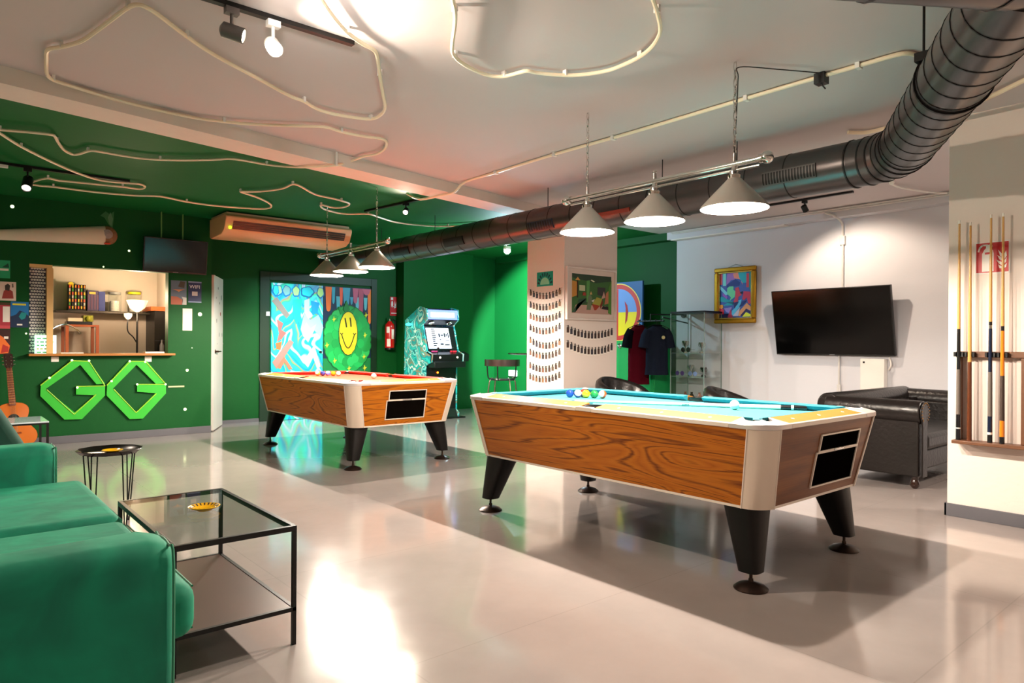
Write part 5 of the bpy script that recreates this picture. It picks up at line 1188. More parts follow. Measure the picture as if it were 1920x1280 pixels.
es.poly([(cu_+cos(pi*k/12)*.08, cz_+sin(pi*k/12)*.085) for k in range(13)], pm('#8fd8b0'), th=.003)
for k in range(9):
    a = pi*(k+.5)/9; es.poly([(cu_+cos(a-.10)*.095, cz_+sin(a-.10)*.10),(cu_+cos(a+.10)*.095, cz_+sin(a+.10)*.10),(cu_+cos(a+.08)*.13, cz_+sin(a+.08)*.145),(cu_+cos(a-.08)*.13, cz_+sin(a-.08)*.145)], pm('#0b3440'), th=.003)
tag(es.build('poster'), 'small teal flyer with a half sun at the top of the column photo wall', 'poster')

# ------------------------------------------------------------------ CUPBOARD, ROUND CANVAS, CLOTHES
cupx = 7.62; ca_, cb_ = onX(1228, 640, cupx), 7.35
cb = thing('cupboard', (7.81, 6.65, 0), 'bright green low cupboard with a round lock beneath the round canvas', 'cupboard')
M_bg = mat('bright_green_paint', '#0f9a50', rough=.5)
MB().box((cupx, ca_.y, 0), (X1-.002, cb_, 1.195)).build('body', M_bg, cb, bevel=.004)
MB().box((cupx-.018, ca_.y+.01, .06), (cupx-.001, (ca_.y+cb_)/2-.003, 1.17)).build('door', M_bg, cb, bevel=.003)
d2 = MB().box((cupx-.018, (ca_.y+cb_)/2+.003, .06), (cupx-.001, cb_-.01, 1.17)).build('door', M_bg, cb, bevel=.003)
kp = onX(1162, 648, cupx-.02); MB().lathe([(.034,0),(.034,.01),(.02,.014),(.018,.03),(.001,.032)], (cupx-.018, kp.y, kp.z), axis=(-1,0,0), n=24).build('round_lock', M_chrome, cb)
cv = thing('emblem_canvas', (7.8, 6.72, 1.197), 'square canvas with a bold round emblem standing on the green cupboard', 'painting')
cu0, cu1, cz0, cz1 = 6.29, 7.14, 1.198, 2.055; CXX = 7.77
MB().box((CXX, cu0, cz0), (CXX+.035, cu1, cz1)).build('stretched_canvas', pm('#1a5590'), cv)
g = Art('x', CXX-.0005); cc = (6.735, 1.615)
def dq(u, z): return (cc[0]-u, cc[1]+z)
def arc_(r, a0, a1, n=20, e=1): return [(cos(R(a0+(a1-a0)*k/n))*r, sin(R(a0+(a1-a0)*k/n))*r*e) for k in range(n+1)]
g.poly([dq(*p) for p in arc_(.425, 0, 359, 40)], pm('#f0d060')); g.poly([dq(*p) for p in arc_(.41, 0, 359, 40)], pm('#c83a34')); g.poly([dq(*p) for p in arc_(.345, 0, 359, 40)], pm('#6f96d8'))
g.poly([dq(*p) for p in [(-.0,-.34)]+arc_(.345, -90, 0, 12)+[(0,0)]], pm('#f0d820'))
g.poly([dq(*p) for p in [(-.03,-.40),(0.0,-.40),(0.0,.34),(-.03,.34)]], pm('#c83a34'))
g.poly([dq(*p) for p in [(-.36,-.36),(-.03,-.36),(-.03,.0),(-.36,.0)]], pm('#a8ecf0')); g.poly([dq(*p) for p in [(-.36,.02),(-.03,.02),(-.03,.30),(-.30,.30)]], pm('#f08a3c')); g.poly([dq(*p) for p in [(-.30,.14),(-.03,.14),(-.03,.18),(-.30,.18)]], pm('#f8e8e0'))
g.poly([dq(*p) for p in [(.12,.16),(.17,.10),(.19,0),(.17,-.12),(.13,-.18),(.14,-.06),(.14,.06)]], pm('#b02c34'))
g.poly([dq(*p) for p in [(-.14,.30),(-.06,.30),(-.06,.42),(-.03,.42),(-.03,.34),(-.14,.34)]], pm('#f0d060')); g.build('emblem', cv)
# rail with T-shirts
ry0, ry1 = 6.35, 5.80
hx, hz = 7.42, onX(1215, 602, 7.42).z
cr_t = thing('clothes_rail', (7.7, 6.0, hz), 'black wall-mounted clothes rail holding shirts beside the glass cabinet', 'clothes rail')
ya_, yb2 = onX(1195, 602, hx).y, onX(1245, 600, hx).y
MB().tube([(hx, ya_, hz), (hx, yb2, hz)], .010).tube([(hx, (ya_+yb2)/2-.0, hz), (hx, (ya_+yb2)/2, hz+.09), (X1-.01, (ya_+yb2)/2-.12, hz+.10)], .010).build('bar', M_black, cr_t)
for k in range(5): MB().sphere((hx, ya_+(yb2-ya_)*(k+.5)/5, hz+.012), .014, n=8, m=6).build('stop', M_black, cr_t)
MB().lathe([(.045,0),(.045,.01)], (X1-.011, (ya_+yb2)/2-.12, hz+.10), axis=(1,0,0), n=20).build('wall_plate', M_black, cr_t)
MB().tube([(hx+.05, yb2+.06, hz+.05), (X1-.02, yb2+.02, hz-.02)], .009).build('brace', M_black, cr_t)
def shirt(cx, cy, ang, h, cols, label, w=.30):
    """T-shirt on a hanger; wide axis turned by ang from +Y"""
    t = thing('t_shirt', (cx, cy, hz-h-.08), label, 'shirt', 'shirts on the black clothes rail')
    u = Vector((-sin(ang), cos(ang), 0)); v = Vector((cos(ang), sin(ang), 0)); o = Vector((cx, cy, hz-.06))
    mb = MB().use(cols[0])
    # body: elliptical tube with folds, narrowing into shoulders
    n = 28; rows = []
    lev = [(0,.07,.02),(-.02,.12,.035),(-.05,.19,.05),(-.10,.215,.06),(-.25,.20,.065),(-.45,.205,.07),(-h,.22,.075)]
    for z, a, b in lev:
        for k in range(n):
            th = 2*pi*k/n; f = 1+.10*sin(6*th+z*4)*(min(1, -z*3))
            rows.append(o+u*cos(th)*a*f*w/.42+v*sin(th)*b*f+Vector((0,0,z)))
    fs = [(j*n+i, j*n+(i+1) % n, (j+1)*n+(i+1) % n, (j+1)*n+i) for j in range(len(lev)-1) for i in range(n)]+[tuple(range(n)), tuple(range((len(lev)-1)*n, len(lev)*n))]
    mb.add(rows, fs); mb.build('body', None, t, ang=1.4)
    for s in (-1, 1):
        mb = MB(); mb.tube([o+u*s*.16*w/.42+Vector((0,0,-.06)), o+u*s*.21*w/.42+Vector((0,0,-.14)), o+u*s*.245*w/.42+Vector((0,0,-.30))], [.055,.065,.075], n=14); mb.build('sleeve', cols[1], t, ang=1.4)
    MB().tube([o+u*cos(a)*.065+v*sin(a)*.03+Vector((0,0,.0)) for a in [2*pi*k/16 for k in range(16)]], .008, closed=True).build('collar', cols[2], t)
    MB().tube(spline([o+u*.16+Vector((0,0,-.04)), o+Vector((0,0,.02)), o-u*.16+Vector((0,0,-.04))], 3), .005).tube(spline([o+Vector((0,0,.02)), o+Vector((0,0,.05)), o+v*.014+Vector((0,0,.072)), o+v*.0+Vector((0,0,.085))], 4), .003).build('hanger', M_black, t)
    return t, o, u, v
M_mar = mat('cloth_maroon', '#4e0818', rough=.95, sheen=.0, spec=.1, bump=.3, bscale=40); M_nvy = mat('cloth_navy', '#090b12', rough=.95, sheen=.0, spec=.1, bump=.3, bscale=40); M_sla = mat('cloth_slate', '#181e2c', rough=.95, sheen=.0, spec=.1, bump=.3, bscale=40)
s1 = shirt(hx, onX(1198, 610, hx).y, R(62), .80, (M_mar, M_nvy, M_mar), 'maroon T-shirt with dark sleeves hanging nearest the round canvas')
s3 = shirt(hx+.02, onX(1230, 610, hx).y, R(50), .66, (M_sla, M_sla, M_nvy), 'dark slate T-shirt with small chest badge hanging nearest the glass cabinet')
o, u, v = s3[1:]; MB().lathe([(.001,.006),(.022,.006),(.024,0)], o-u*.07-v*.076+Vector((0,0,-.16)), axis=-v, n=16, cap=False).build('badge', mat('badge_yellow', '#c8c08a'), s3[0])
# ------------------------------------------------------------------ GLASS DISPLAY CABINET
M_gl2 = M_tg
gx0, gx1, gy0, gy1, gz = 7.58, 7.98, 5.13, 5.66, 1.56
gc = thing('display_cabinet', ((gx0+gx1)/2, (gy0+gy1)/2, 0), 'tall glass display cabinet with black top between the clothes and the gold frame', 'display cabinet')
MB().box((gx0,gy0,gz), (gx1,gy1,gz+.025)).build('top', M_black, gc, bevel=.002); MB().box((gx0,gy0,0), (gx1,gy1,.06)).build('base', M_black, gc, bevel=.002)
for nm, a, b in (('glass_side', (gx0,gy1-.005,.06), (gx1,gy1,gz)), ('glass_side', (gx0,gy0,.06), (gx1,gy0+.005,gz)), ('glass_door', (gx0,gy0+.006,.06), (gx0+.005,gy1-.006,gz))): MB().box(a, b).build(nm, M_gl2, gc, smooth=False)
M_edge = mat('cabinet_edge', '#9fb4b0', rough=.2, metal=.4)
for x, y in ((gx0,gy0),(gx0,gy1-.01),(gx1-.01,gy0),(gx1-.01,gy1-.01)): MB().box((x-.001,y,.06), (x+.008,y+.009,gz)).build('edge_post', M_edge, gc)
shz = [.06, .40, .72, 1.03, 1.28]
for z in shz[1:4]: MB().box((gx0+.02,gy0+.012,z), (gx1-.012,gy1-.012,z+.006)).build('shelf', M_tg, gc, smooth=False); MB().box((gx0+.014,gy0+.012,z), (gx0+.020,gy1-.012,z+.008)).build('shelf_edge', M_edge, gc)
for x, y, z, s_, h_, label in ((7.74,5.53,1.037,.05,.16,'silver trophy cup on the upper glass shelf, left side'), (7.72,5.26,1.037,.045,.14,'small silver cup on the upper glass shelf, right side'), (7.76,5.46,.727,.05,.15,'silver trophy cup on the middle glass shelf, left side'), (7.76,5.26,.727,.045,.12,'dark trophy cup on the middle glass shelf, right side')):
    tr_ = thing('trophy', (x,y,z), label, 'trophy', 'small pieces in the glass cabinet'); m_ = M_chrome if 'silver' in label else M_blackpl
    MB().lathe([(.03,0),(.03,.02),(.008,.03),(.008,h_*.45),(s_*.5,h_*.6),(s_,h_),(s_*.9,h_),(.001,h_*.62)], (x,y,z), n=20, cap=False).build('cup', m_, tr_)
    for q in (-1,1): MB().tube([Vector((x, y+q*(s_*.7+.02*sin(a)), z+h_*.8+.03*cos(a))) for a in [pi*k/8 for k in range(9)]], .004).build('handle', m_, tr_)
def specs(x, y, z, m, label, sc=1.0):
    t = thing('sunglasses', (x,y,z), label, 'sunglasses', 'small pieces in the glass cabinet')
    for q in (-1,1): MB().lathe([(.022*sc,0),(.026*sc,.002),(.022*sc,.006)], (x, y+q*.032*sc, z+.03*sc), axis=(-1,0,0), n=18).build('lens', m, t); MB().tube([(x, y+q*.057*sc, z+.035*sc), (x+.10, y+q*.055*sc, z+.03*sc)], .002).build('temple', m, t)
    MB().tube([(x, y-.012*sc, z+.036*sc), (x, y+.012*sc, z+.036*sc)], .002).build('bridge', m, t)
specs(7.66, 5.47, 1.04, M_blackpl, 'black sunglasses at the front of the upper glass shelf', 1.3)
specs(7.66, 5.56, .73, mat('lens_purple', '#5a3a8a', rough=.15), 'purple sunglasses at the left of the middle glass shelf', 1.2)
specs(7.66, 5.36, .73, mat('lens_blue', '#8aa0d8', rough=.15), 'pale blue sunglasses in the middle glass shelf', 1.2)
for x, y, c, lb in ((7.70,5.50,'#a86a58','copper'),(7.70,5.40,'#3a3028','dark'),(7.70,5.28,'#b07a6a','pink')): tag(MB().lathe([(.04,0),(.05,.03),(.03,.07),(.012,.10),(.02,.115)], (x,y,.406), n=16).build('ornament', mat('orn_'+lb, c, rough=.3, metal=.4)), '%s coloured little ornament on the lowest visible glass shelf' % lb, 'ornament', 'ornaments low in the glass cabinet')
# ------------------------------------------------------------------ LEFT WALL: logo, painted cigarette, posters, painted dots
A = Art('y', YL)
# GG emblem traced as two hexagonal letters, 3 cm thick
M_gg = mat('gg_green', '#2fb52c', rough=.5); M_ggl = mat('gg_edge', '#a8d838', rough=.5)
def thick(polys, m, o0, o1, name, parent):
    mb = MB()
    for pts in polys:
        n = len(pts); P_ = [A.px(*p) for p in pts]; v = [Vector((u, YL-o0, z)) for u, z in P_]+[Vector((u, YL-o1, z)) for u, z in P_]
        mb.add(v, [tuple(range(n)), tuple(range(n,2*n))]+[(i,(i+1) % n,n+(i+1) % n,n+i) for i in range(n)])
    return mb.build(name, m, parent, smooth=False)
gg = thing('wall_emblem', (A.px(190,790)[0], YL, A.px(190,790)[1]), 'large bright green GG lettering of two angular letters below the kiosk counter', 'sign')
L1 = [(134,675),(166,676),(196,722),(196,736),(195,742),(154,786),(122,786),(75,742),(75,722)]
def ring(outer, inner): pass
def letter(pairs, bar):
    mb = MB(); P3 = lambda p, o: Vector((A.px(*p)[0], YL-o, A.px(*p)[1]))
    n = len(pairs); v = []
    for (i_, o_) in pairs: v += [P3(i_, -.002), P3(o_, -.002), P3(o_, .030), P3(i_, .030)]
    fs = [(k*4+a, k*4+(a+1) % 4, (k+1)*4+(a+1) % 4, (k+1)*4+a) for k in range(n-1) for a in range(4)]+[(0,1,2,3), tuple(range(4*n-4, 4*n))]
    mb.add(v, fs)
    b = [P3(p, -.002) for p in bar]; t = [P3(p, .031) for p in bar]; mb.hexa(b, t)
    return mb.build('letter_g', M_gg, gg, smooth=False)
l_ = letter([((180,720),(196,719)),((150,684),(166,676)),((149.5,684),(134,675)),((86,728),(76,720)),((86,730),(75,742)),((138.5,772),(120,786)),((139.5,772),(153,785)),((179,739),(196,741))], [(142,724),(196,722),(196,741),(142,739)])
l2_ = letter([((291,719),(309,718)),((255.5,684),(274,676)),((254.5,684),(241,676)),((211,728),(200,720)),((211,730),(199,741)),((253.5,772),(242,785)),((254.5,772),(267,784)),((292,735),(310,737))], [(256,720),(310,720),(310,738),(256,734)])
def beam(pts, par):
    mb = MB()
    for a, b in zip(pts[:-1], pts[1:]):
        pa, pb = A.px(*a), A.px(*b); mb.tube([(pa[0], YL-.032, pa[1]), (pb[0], YL-.032, pb[1])], .0055, n=6)
    mb.build('bright_line', M_ggl, par)
beam([(75,722),(134,676),(166,677),(196,723),(142,724)], l_); beam([(87,730),(138,776),(179,739)], l_)
beam([(199,722),(243,677),(271,677),(310,720),(256,720)], l2_); beam([(212,729),(254,773),(292,737)], l2_)
M_star = mat('glow_dot', '#dff0b0', emit='#e8ffc0', estr=1.6)  # glow put into the colour; the dots on the wall are paint
for x, y in ((134,675),(166,676),(92,708),(144,726)): p = A.px(x, y); MB().sphere((p[0], YL-.034, p[1]), .012, n=10, m=8).build('bright_dot', M_star, l_)
for x, y in ((242,677),(271,678),(208,714),(256,720),(309,720)): p = A.px(x, y); MB().sphere((p[0], YL-.034, p[1]), .012, n=10, m=8).build('bright_dot', M_star, l2_)
stars = ((375,589,.026,'right of the blank white paper'),(351,694,.018,'right of the GG letters'),(347,767,.020,'low on the wall right of the GG letters'),(23,387,.020,'above the painted cigarette'),(242,470,.014,'left of the hanging television'),(194,500,.010,'just above the kiosk hatch'),(49,625,.010,'left of the kiosk hatch'),(360,652,.007,'left of the white door handle'))
for x, y, r_, w_ in stars:
    p = A.px(x, y); tag(MB().lathe([(.001,.006),(r_*.6,.005),(r_,.0)], (p[0], YL+.001, p[1]), axis=(0,-1,0), n=20, cap=False).build('glow_dot', M_star), 'painted yellow-green dot with added glow %s' % w_, 'painted dot', 'painted dots on the left wall')
p0, p1 = A.px(315,725), A.px(345,725); tag(MB().box((p0[0], YL-.012, p0[1]-.008), (p1[0], YL, p0[1]+.010)).build('tape_strip', pm('#cfc49a')), 'short cream strip on the wall pointing right from the GG letters', 'strip')
# painted cigarette
M_cig = mat('cigarette_paper', '#d9cfba', rough=.7, var=.08, scale=6)
cg = MB(); ca1, ca2, cb1, cb2 = A.px(-14,430), A.px(-14,449), A.px(195,423), A.px(198,459)
n = 12; rows = []
for (ut, zt), (ub, zb_) in ((ca1, ca2), (cb1, cb2)):
    for k in range(n+1):
        a = pi*k/n; u = (ut+ub)/2; z = (zt+zb_)/2+cos(a)*(zt-zb_)/2; rows.append((u, YL-.002-sin(a)*.05, z))
cgt = thing('wall_cigarette', (cb1[0]-.5, YL, ca2[1]), 'large painted hand-rolled cigarette relief with smouldering end on the green wall above the hatch', 'wall art')
cg.add(rows, [(k, k+1, n+2+k, n+1+k) for k in range(n)]+[tuple(range(n+1)), tuple(range(n+1, 2*n+2)), (0, n, 2*n+1, n+1)]); cg.build('paper', M_cig, cgt)
ce = ((cb1[0]+cb2[0])/2+.02, (cb1[1]+cb2[1])/2)
MB().lathe([(.001,.05),(.06,.045),(.075,.03),(.095,.02),(.11,.0)], (ce[0], YL, ce[1]), axis=(0,-1,0), n=24, cap=False).build('ash_ring', mat('ash_brown', '#8a6a4c', rough=.8, var=.4, scale=30), cgt)
MB().lathe([(.001,.055),(.03,.052),(.055,.046)], (ce[0]-.0, YL, ce[1]+.01), axis=(0,-1,0), n=16, cap=False).build('ash_centre', mat('ash_grey', '#9a9490', rough=.8, var=.4, scale=40), cgt)
MB().box((ce[0]-.03, YL-.05, ce[1]-.105), (ce[0]+.03, YL-.02, ce[1]-.09)).build('ember', mat('ember', '#d8452a', rough=.6), cgt)
S_ = Art('y', YL); S_.poly([(203,420),(196,408),(188,404),(198,396),(206,402),(214,396),(213,412),(211,428)], pm('#2a6a3a'), pix=True); S_.poly([(205,420),(202,408),(207,398),(212,410),(209,424)], pm('#4f8058'), pix=True); S_.build('smoke', cgt)
# posters left of the hatch
def poster(a, b, base, label, extra=(), th=.003, cat='poster', nm='poster'):
    s = Art('y', YL); (u0, z1), (u1, z0) = s.px(*a), s.px(*b); s.rect(u0, u1, z0, z1, base, th=th)
    for pts, m in extra: s.poly([(u0+(u1-u0)*u, z0+(z1-z0)*v) for u, v in pts], m, th=th+.001+.0004*extra.index((pts, m)))
    return tag(s.build(nm), label, cat)
poster((-20,486),(19,522), pm('#1fa068'), 'teal green flyer at the left edge of the green wall', [([(.2,.42),(.92,.42),(.92,.54),(.2,.54)], M_paper), ([(.6,.6),(.9,.85),(.95,.6)], pm('#0c4a38'))])
poster((-16,526.5),(30,564), pm('#e6cfc0'), 'pinkish white poster with a red sitting figure at the left edge', [([(.42,.10),(.90,.12),(.86,.50),(.70,.62),(.50,.52)], pm('#a03a34')), ([(.55,.55),(.72,.52),(.76,.80),(.66,.90),(.54,.80)], pm('#3c3430')), ([(.82,.7),(.9,.72),(.88,.92),(.82,.9)], pm('#7a6a60'))])
poster((-16,566),(19,616), pm('#b03440'), 'red magazine poster with a white block left of the blue poster', [([(.60,.25),(.98,.25),(.98,.85),(.60,.85)], M_paper), ([(0,.9),(1,.9),(1,1),(0,1)], pm('#4a3a20')), ([(0,0),(1,0),(1,.12),(0,.12)], pm('#c84a54'))])
poster((20,565),(53.5,614), pm('#1670b0'), 'blue poster with a yellow title beside the kiosk hatch', [([(.1,.86),(.85,.86),(.85,.93),(.1,.93)], pm('#e0d030')), ([(0,0),(1,0),(1,.45),(.75,.60),(.5,.66),(.3,.5),(0,.42)], pm('#10284a')), ([(.45,.42),(.6,.3),(.8,.36),(.9,.56),(.6,.6)], pm('#0f8a8a')), ([(.35,.08),(.65,.08),(.65,.14),(.35,.14)], M_paper)])
poster((-16,617),(19,664), pm('#3a1414'), 'dark red poster with an orange shape at the left edge below the red one', [([(.0,.0),(.9,.05),(.98,.35),(.6,.7),(0,.95)], pm('#e8702a')), ([(.5,.05),(.9,.1),(.92,.3),(.6,.4)], pm('#b02c22')), ([(.66,.62),(.9,.62),(.9,.72),(.66,.72)], M_paper)])
poster((320.5,525),(349.5,571.5), pm('#5f6e7a'), 'grey photo poster right of the hatch under the hanging television', [([(.45,.75),(.6,.98),(.9,.96),(.85,.7)], pm('#4a4234')), ([(.1,.62),(.9,.64),(.6,.58),(.5,.52),(.4,.58)], pm('#d88a50')), ([(0,0),(.7,0),(.75,.2),(.4,.33),(0,.34)], pm('#a85a3c')), ([(.72,0),(1,0),(1,.3),(.68,.34),(.78,.2)], pm('#c0c0b8'))])
wf = poster((353,527),(377.5,567.5), pm('#16264e'), 'dark blue WIFI notice right of the grey photo poster', [([(0,0),(1,0),(1,.05),(0,.05)], pm('#8a98b8')), ([(0,.94),(1,.94),(1,1),(0,1)], pm('#8a98b8')), ([(.28,.32),(.7,.32),(.7,.52),(.28,.52)], pm('#b8a8a0'))])
q = onY(365, 538, YL); text('notice_text', 'WIFI', .062, (q.x, YL-.005, q.z), (1,0,0), (0,0,1), mat('notice_white', '#e8e0dc'), parent=wf)
poster((342.5,578),(360,619.5), M_paper, 'blank white sheet on the green wall right of the kiosk hatch', th=.004)
for a, b, w_ in (((96,668.5),(110,678),'left'), ((271.5,668),(284,678),'right')): poster(a, b, M_paper, 'small white card fixed under the %s end of the kiosk counter' % w_, th=.006, cat='card', nm='card')
# ------------------------------------------------------------------ KIOSK HATCH AND ROOM
YK = 10.9
M_kw = mat('kiosk_wall', '#d9cbbd', rough=.8, var=.04)
struct(MB().box((-.2, YK, 0), (XL-.14, YK+.08, ZC)), 'wall_kiosk_back', M_kw, smooth=False)
struct(MB().box((-.28, YL+T, 0), (-.2, YK+.08, ZC)), 'wall_kiosk_left', M_kw, smooth=False)
struct(MB().box((XL-.22, YL+T, 0), (XL-.141, YK+.08, ZC)), 'wall_kiosk_right', M_kw, smooth=False)
# counter
M_ctr = mat('counter_wood', '#b0702e', rough=.35, coat=.3, var=.12, scale=6, stretch=(1,6,6)); 
tag(MB().box((HX0-.01, YL-.10, HZ0-.022), (HX1+.06, YL+.30, HZ0+.004)).build('counter', M_ctr, bevel=.003), 'light wooden counter board across the kiosk hatch', 'counter')
M_frame = mat('hatch_frame', '#e3b878', rough=.5)
struct(MB().box((HX0, YL-.001, HZ1-.035), (1.05, YL+T+.002, HZ1)).box((1.0, YL+.0, HZ0+.005), (1.06, YL+T+.06, HZ1-.035)), 'trim_4', M_frame)
# perforated white shutter in the left of the hatch
ps = thing('perforated_shutter', (.93, YL+.08, HZ0), 'white perforated metal shutter with rows of dots at the left of the hatch', 'shutter')
MB().box((HX0+.002, YL+.085, HZ0+.006), (.998, YL+.095, HZ1-.036)).build('panel', mat('shutter_dark', '#3a3c52', rough=.5), ps)
mb = MB()
for j in range(30):
    for i in range(6):
        x = HX0+.018+i*.0255+(.0127 if j % 2 else 0); z = HZ0+.03+j*.0315
        if x < .99: mb.lathe([(.001,.003),(.0115,.003),(.0125,0)], (x, YL+.085, z), axis=(0,-1,0), n=8, cap=False)
do = mb.build('dot_pattern', M_white, ps, smooth=False); do['kind'] = 'stuff'
# lit board
lb = Art('y', YL+.02); (u0, z1), (u1, z0) = lb.px(65,628), lb.px(105.5,662)
bd = thing('light_board', ((u0+u1)/2, YL+.02, z0), 'glowing pale green writing board standing on the left of the counter', 'illuminated board')
MB().box((u0, YL+.02, HZ0+.005), (u1, YL+.035, z1)).build('panel', mat('lit_board', '#dffbe6', emit='#b8f8d0', estr=1.5), bd, bevel=.003)
t_ = Art('y', YL+.02); rnd = random.Random(2)
for k in range(5):
    zz_ = z1-.03-k*.038; uu = u0+.02
    while uu < u1-.05:
        w_ = rnd.uniform(.015,.04); t_.rect(uu, min(uu+w_, u1-.015), zz_-.014, zz_, pm('#4fc878') if k != 3 else pm('#b8c848')); uu += w_+.012; t_.k = 1
t_.build('scribbles', bd)
# curved tube and papers on the counter
a0, a1, a2 = onY(90, 625, YL+.2), onY(118, 608, YL+.3), onY(142, 616, YL+.4)
tag(MB().tube(spline([(a0.x, YL+.2, HZ0+.006), a0, a1, a2, (a2.x+.05, YL+.42, a2.z-.06)]), .008).build('bent_lamp_arm', M_chrome), 'thin curved metal arm rising over the lit board on the counter', 'lamp arm')
tag(MB().box((1.14, YL+.04, HZ0+.0045), (1.36, YL+.16, HZ0+.014)).build('paper_stack', M_paper), 'flat stack of white papers on the counter next to the lit board', 'papers')
tag(MB().box((1.99, YL+.02, HZ0+.0045), (2.20, YL+.15, HZ0+.022)).build('paper_stack', M_paper), 'small pile of leaflets at the right end of the counter', 'papers')
# shelf with goods
def kq(x, y, Y): return onY(x, y, Y)
sz = kq(190, 583, YK-.25).z; sxa, sxb = kq(104, 583, YK-.25).x, kq(284, 583, YK-.25).x
shf = tag(MB().box((sxa, YK-.26, sz-.03), (sxb, YK-.001, sz)).build('wall_shelf', mat('shelf_steel', '#4a443e', rough=.3, metal=.7), bevel=.003), 'dark metal wall shelf inside the kiosk', 'shelf')
def goods(xa, xb, ytop, label, nm, cat, f):
    Yg = YK-.18; a, b = kq(xa, 578, Yg).x, kq(xb, 578, Yg).x; zt = kq((xa+xb)/2, ytop, Yg).z
    t = thing(nm, ((a+b)/2, Yg, sz), label, cat); f(t, a, b, zt, Yg)
def rack1(t, a, b, zt, Y):
    MB().box((a, Y-.02, sz+.001), (b, Y+.06, zt-.03)).build('stand', M_blackpl, t)
    cols = ['#c8502a','#3a8a2c','#d8b02a','#2a2a28','#c8782a','#bcbcb0']
    for i in range(6):
        for j in range(7):
            x = a+(b-a)*(i+.5)/6; z = sz+.02+(zt-sz-.05)*j/7; MB().box((x-.008, Y-.045, z), (x+.008, Y-.021, z+(zt-sz)/10)).build('pack', pm(cols[(i*2+j) % 6]), t)
    MB().lathe([(.03,0),(.03,.01)], (a+.03, Y-.02, zt-.03), axis=(0,-1,0), n=12).build('badge', pm('#e8c020'), t)
goods(127, 160, 529, 'dark display rack of colourful packets on the kiosk shelf', 'display_rack', 'rack', rack1)
def rack2(t, a, b, zt, Y):
    MB().box((a, Y-.04, sz+.001), (a+(b-a)*.62, Y+.06, zt)).build('box', pm('#3a2a50'), t); MB().box((a+(b-a)*.64, Y-.04, sz+.001), (b, Y+.06, zt-.01)).build('box', pm('#1c2c78'), t)
    MB().box((a+.02, Y-.045, zt-.05), (a+(b-a)*.45, Y-.041, zt-.02)).build('sticker', pm('#e0b84a'), t)
    for i in range(4): MB().box((a+.01+i*.035, Y-.044, sz+.02), (a+.02+i*.035, Y-.041, zt-.06)).build('stripe', pm('#7a4a60'), t)
goods(163, 196, 545, 'purple and blue box display on the kiosk shelf', 'display_box', 'box', rack2)
def jar(lid, lz):
    def f(t, a, b, zt, Y):
        r = (b-a)/2*.9; c = ((a+b)/2, Y, sz+.001)
        MB().lathe([(r*.9,0),(r,.01),(r,zt-sz-.05),(r*.85,zt-sz-.03)], c, n=20).build('jar_body', M_tg, t)
        MB().lathe([(r*.7,.005),(r*.72,(zt-sz)*.55)], c, n=16).build('contents', mat('jar_contents', '#d8d0c8', rough=.6, var=.3, scale=60), t)
        MB().lathe([(r*.95,zt-sz-.03),(r*.95,zt-sz)], c, n=20).build('lid', lid, t)
    return f
goods(201, 229, 548, 'clear jar with grey lid on the kiosk shelf', 'jar', 'jar', jar(mat('lid_grey', '#8a8a88'), 0))
goods(237, 266, 548, 'clear box jar with bright yellow-green lid on the kiosk shelf', 'jar', 'jar', jar(pm('#c8c81a'), 0))
# orange wood cube rack and bundle on top
Yw = YK-.55; wa, wb_, wz = kq(123, 612, Yw).x, kq(186, 612, Yw).x, kq(150, 612, Yw).z
M_ow = mat('orange_wood', '#a8501a', rough=.35, coat=.3)
wr_ = thing('wooden_rack', ((wa+wb_)/2, Yw, 0), 'orange-brown wooden open rack inside the kiosk', 'shelf rack')
e = .035
for x in (wa, wb_-e):
    for y in (Yw-.0, Yw+.36): MB().box((x, y, 0), (x+e, y+e, wz)).build('post', M_ow, wr_)
for z in (.35, .72, wz-.0): MB().box((wa, Yw-.001, z-.03 if z != wz else wz), (wb_, Yw+.396, z if z != wz else wz+.025)).build('board', M_ow, wr_)
tp = wz+.026
MB_c = [('bundle', wa+.03, wa+.20, .03, '#e0d0b0', 'cream book lying on the wooden rack in the kiosk'), ('bundle2', wa+.03, wa+.30, .0, '#2a2420', 'black flat case on the wooden rack in the kiosk')]
tag(MB().box((wa+.02, Yw+.03, tp), (wa+.30, Yw+.25, tp+.04)).build('flat_case', M_blackpl, bevel=.004), 'black flat case lying on the wooden rack in the kiosk', 'case')
tag(MB().box((wa+.03, Yw+.03, tp+.041), (wa+.19, Yw+.2, tp+.085)).build('book', pm('#d8c4a8')), 'cream book on top of the black case in the kiosk', 'book')
tag(MB().box((wa+.20, Yw+.03, tp+.041), (wa+.31, Yw+.2, tp+.12)).sphere((wa+.25, Yw+.03, tp+.075), .035, n=12, m=8).build('pouch', pm('#8a8a1c')), 'yellow-green pouch beside the cream book in the kiosk', 'pouch')
tag(MB().box((wa+.06, Yw+.08, .721), (wb_-.08, Yw+.3, .76)).build('magazine', pm('#7a5a40')), 'brown magazine on the middle board of the wooden rack', 'magazine')
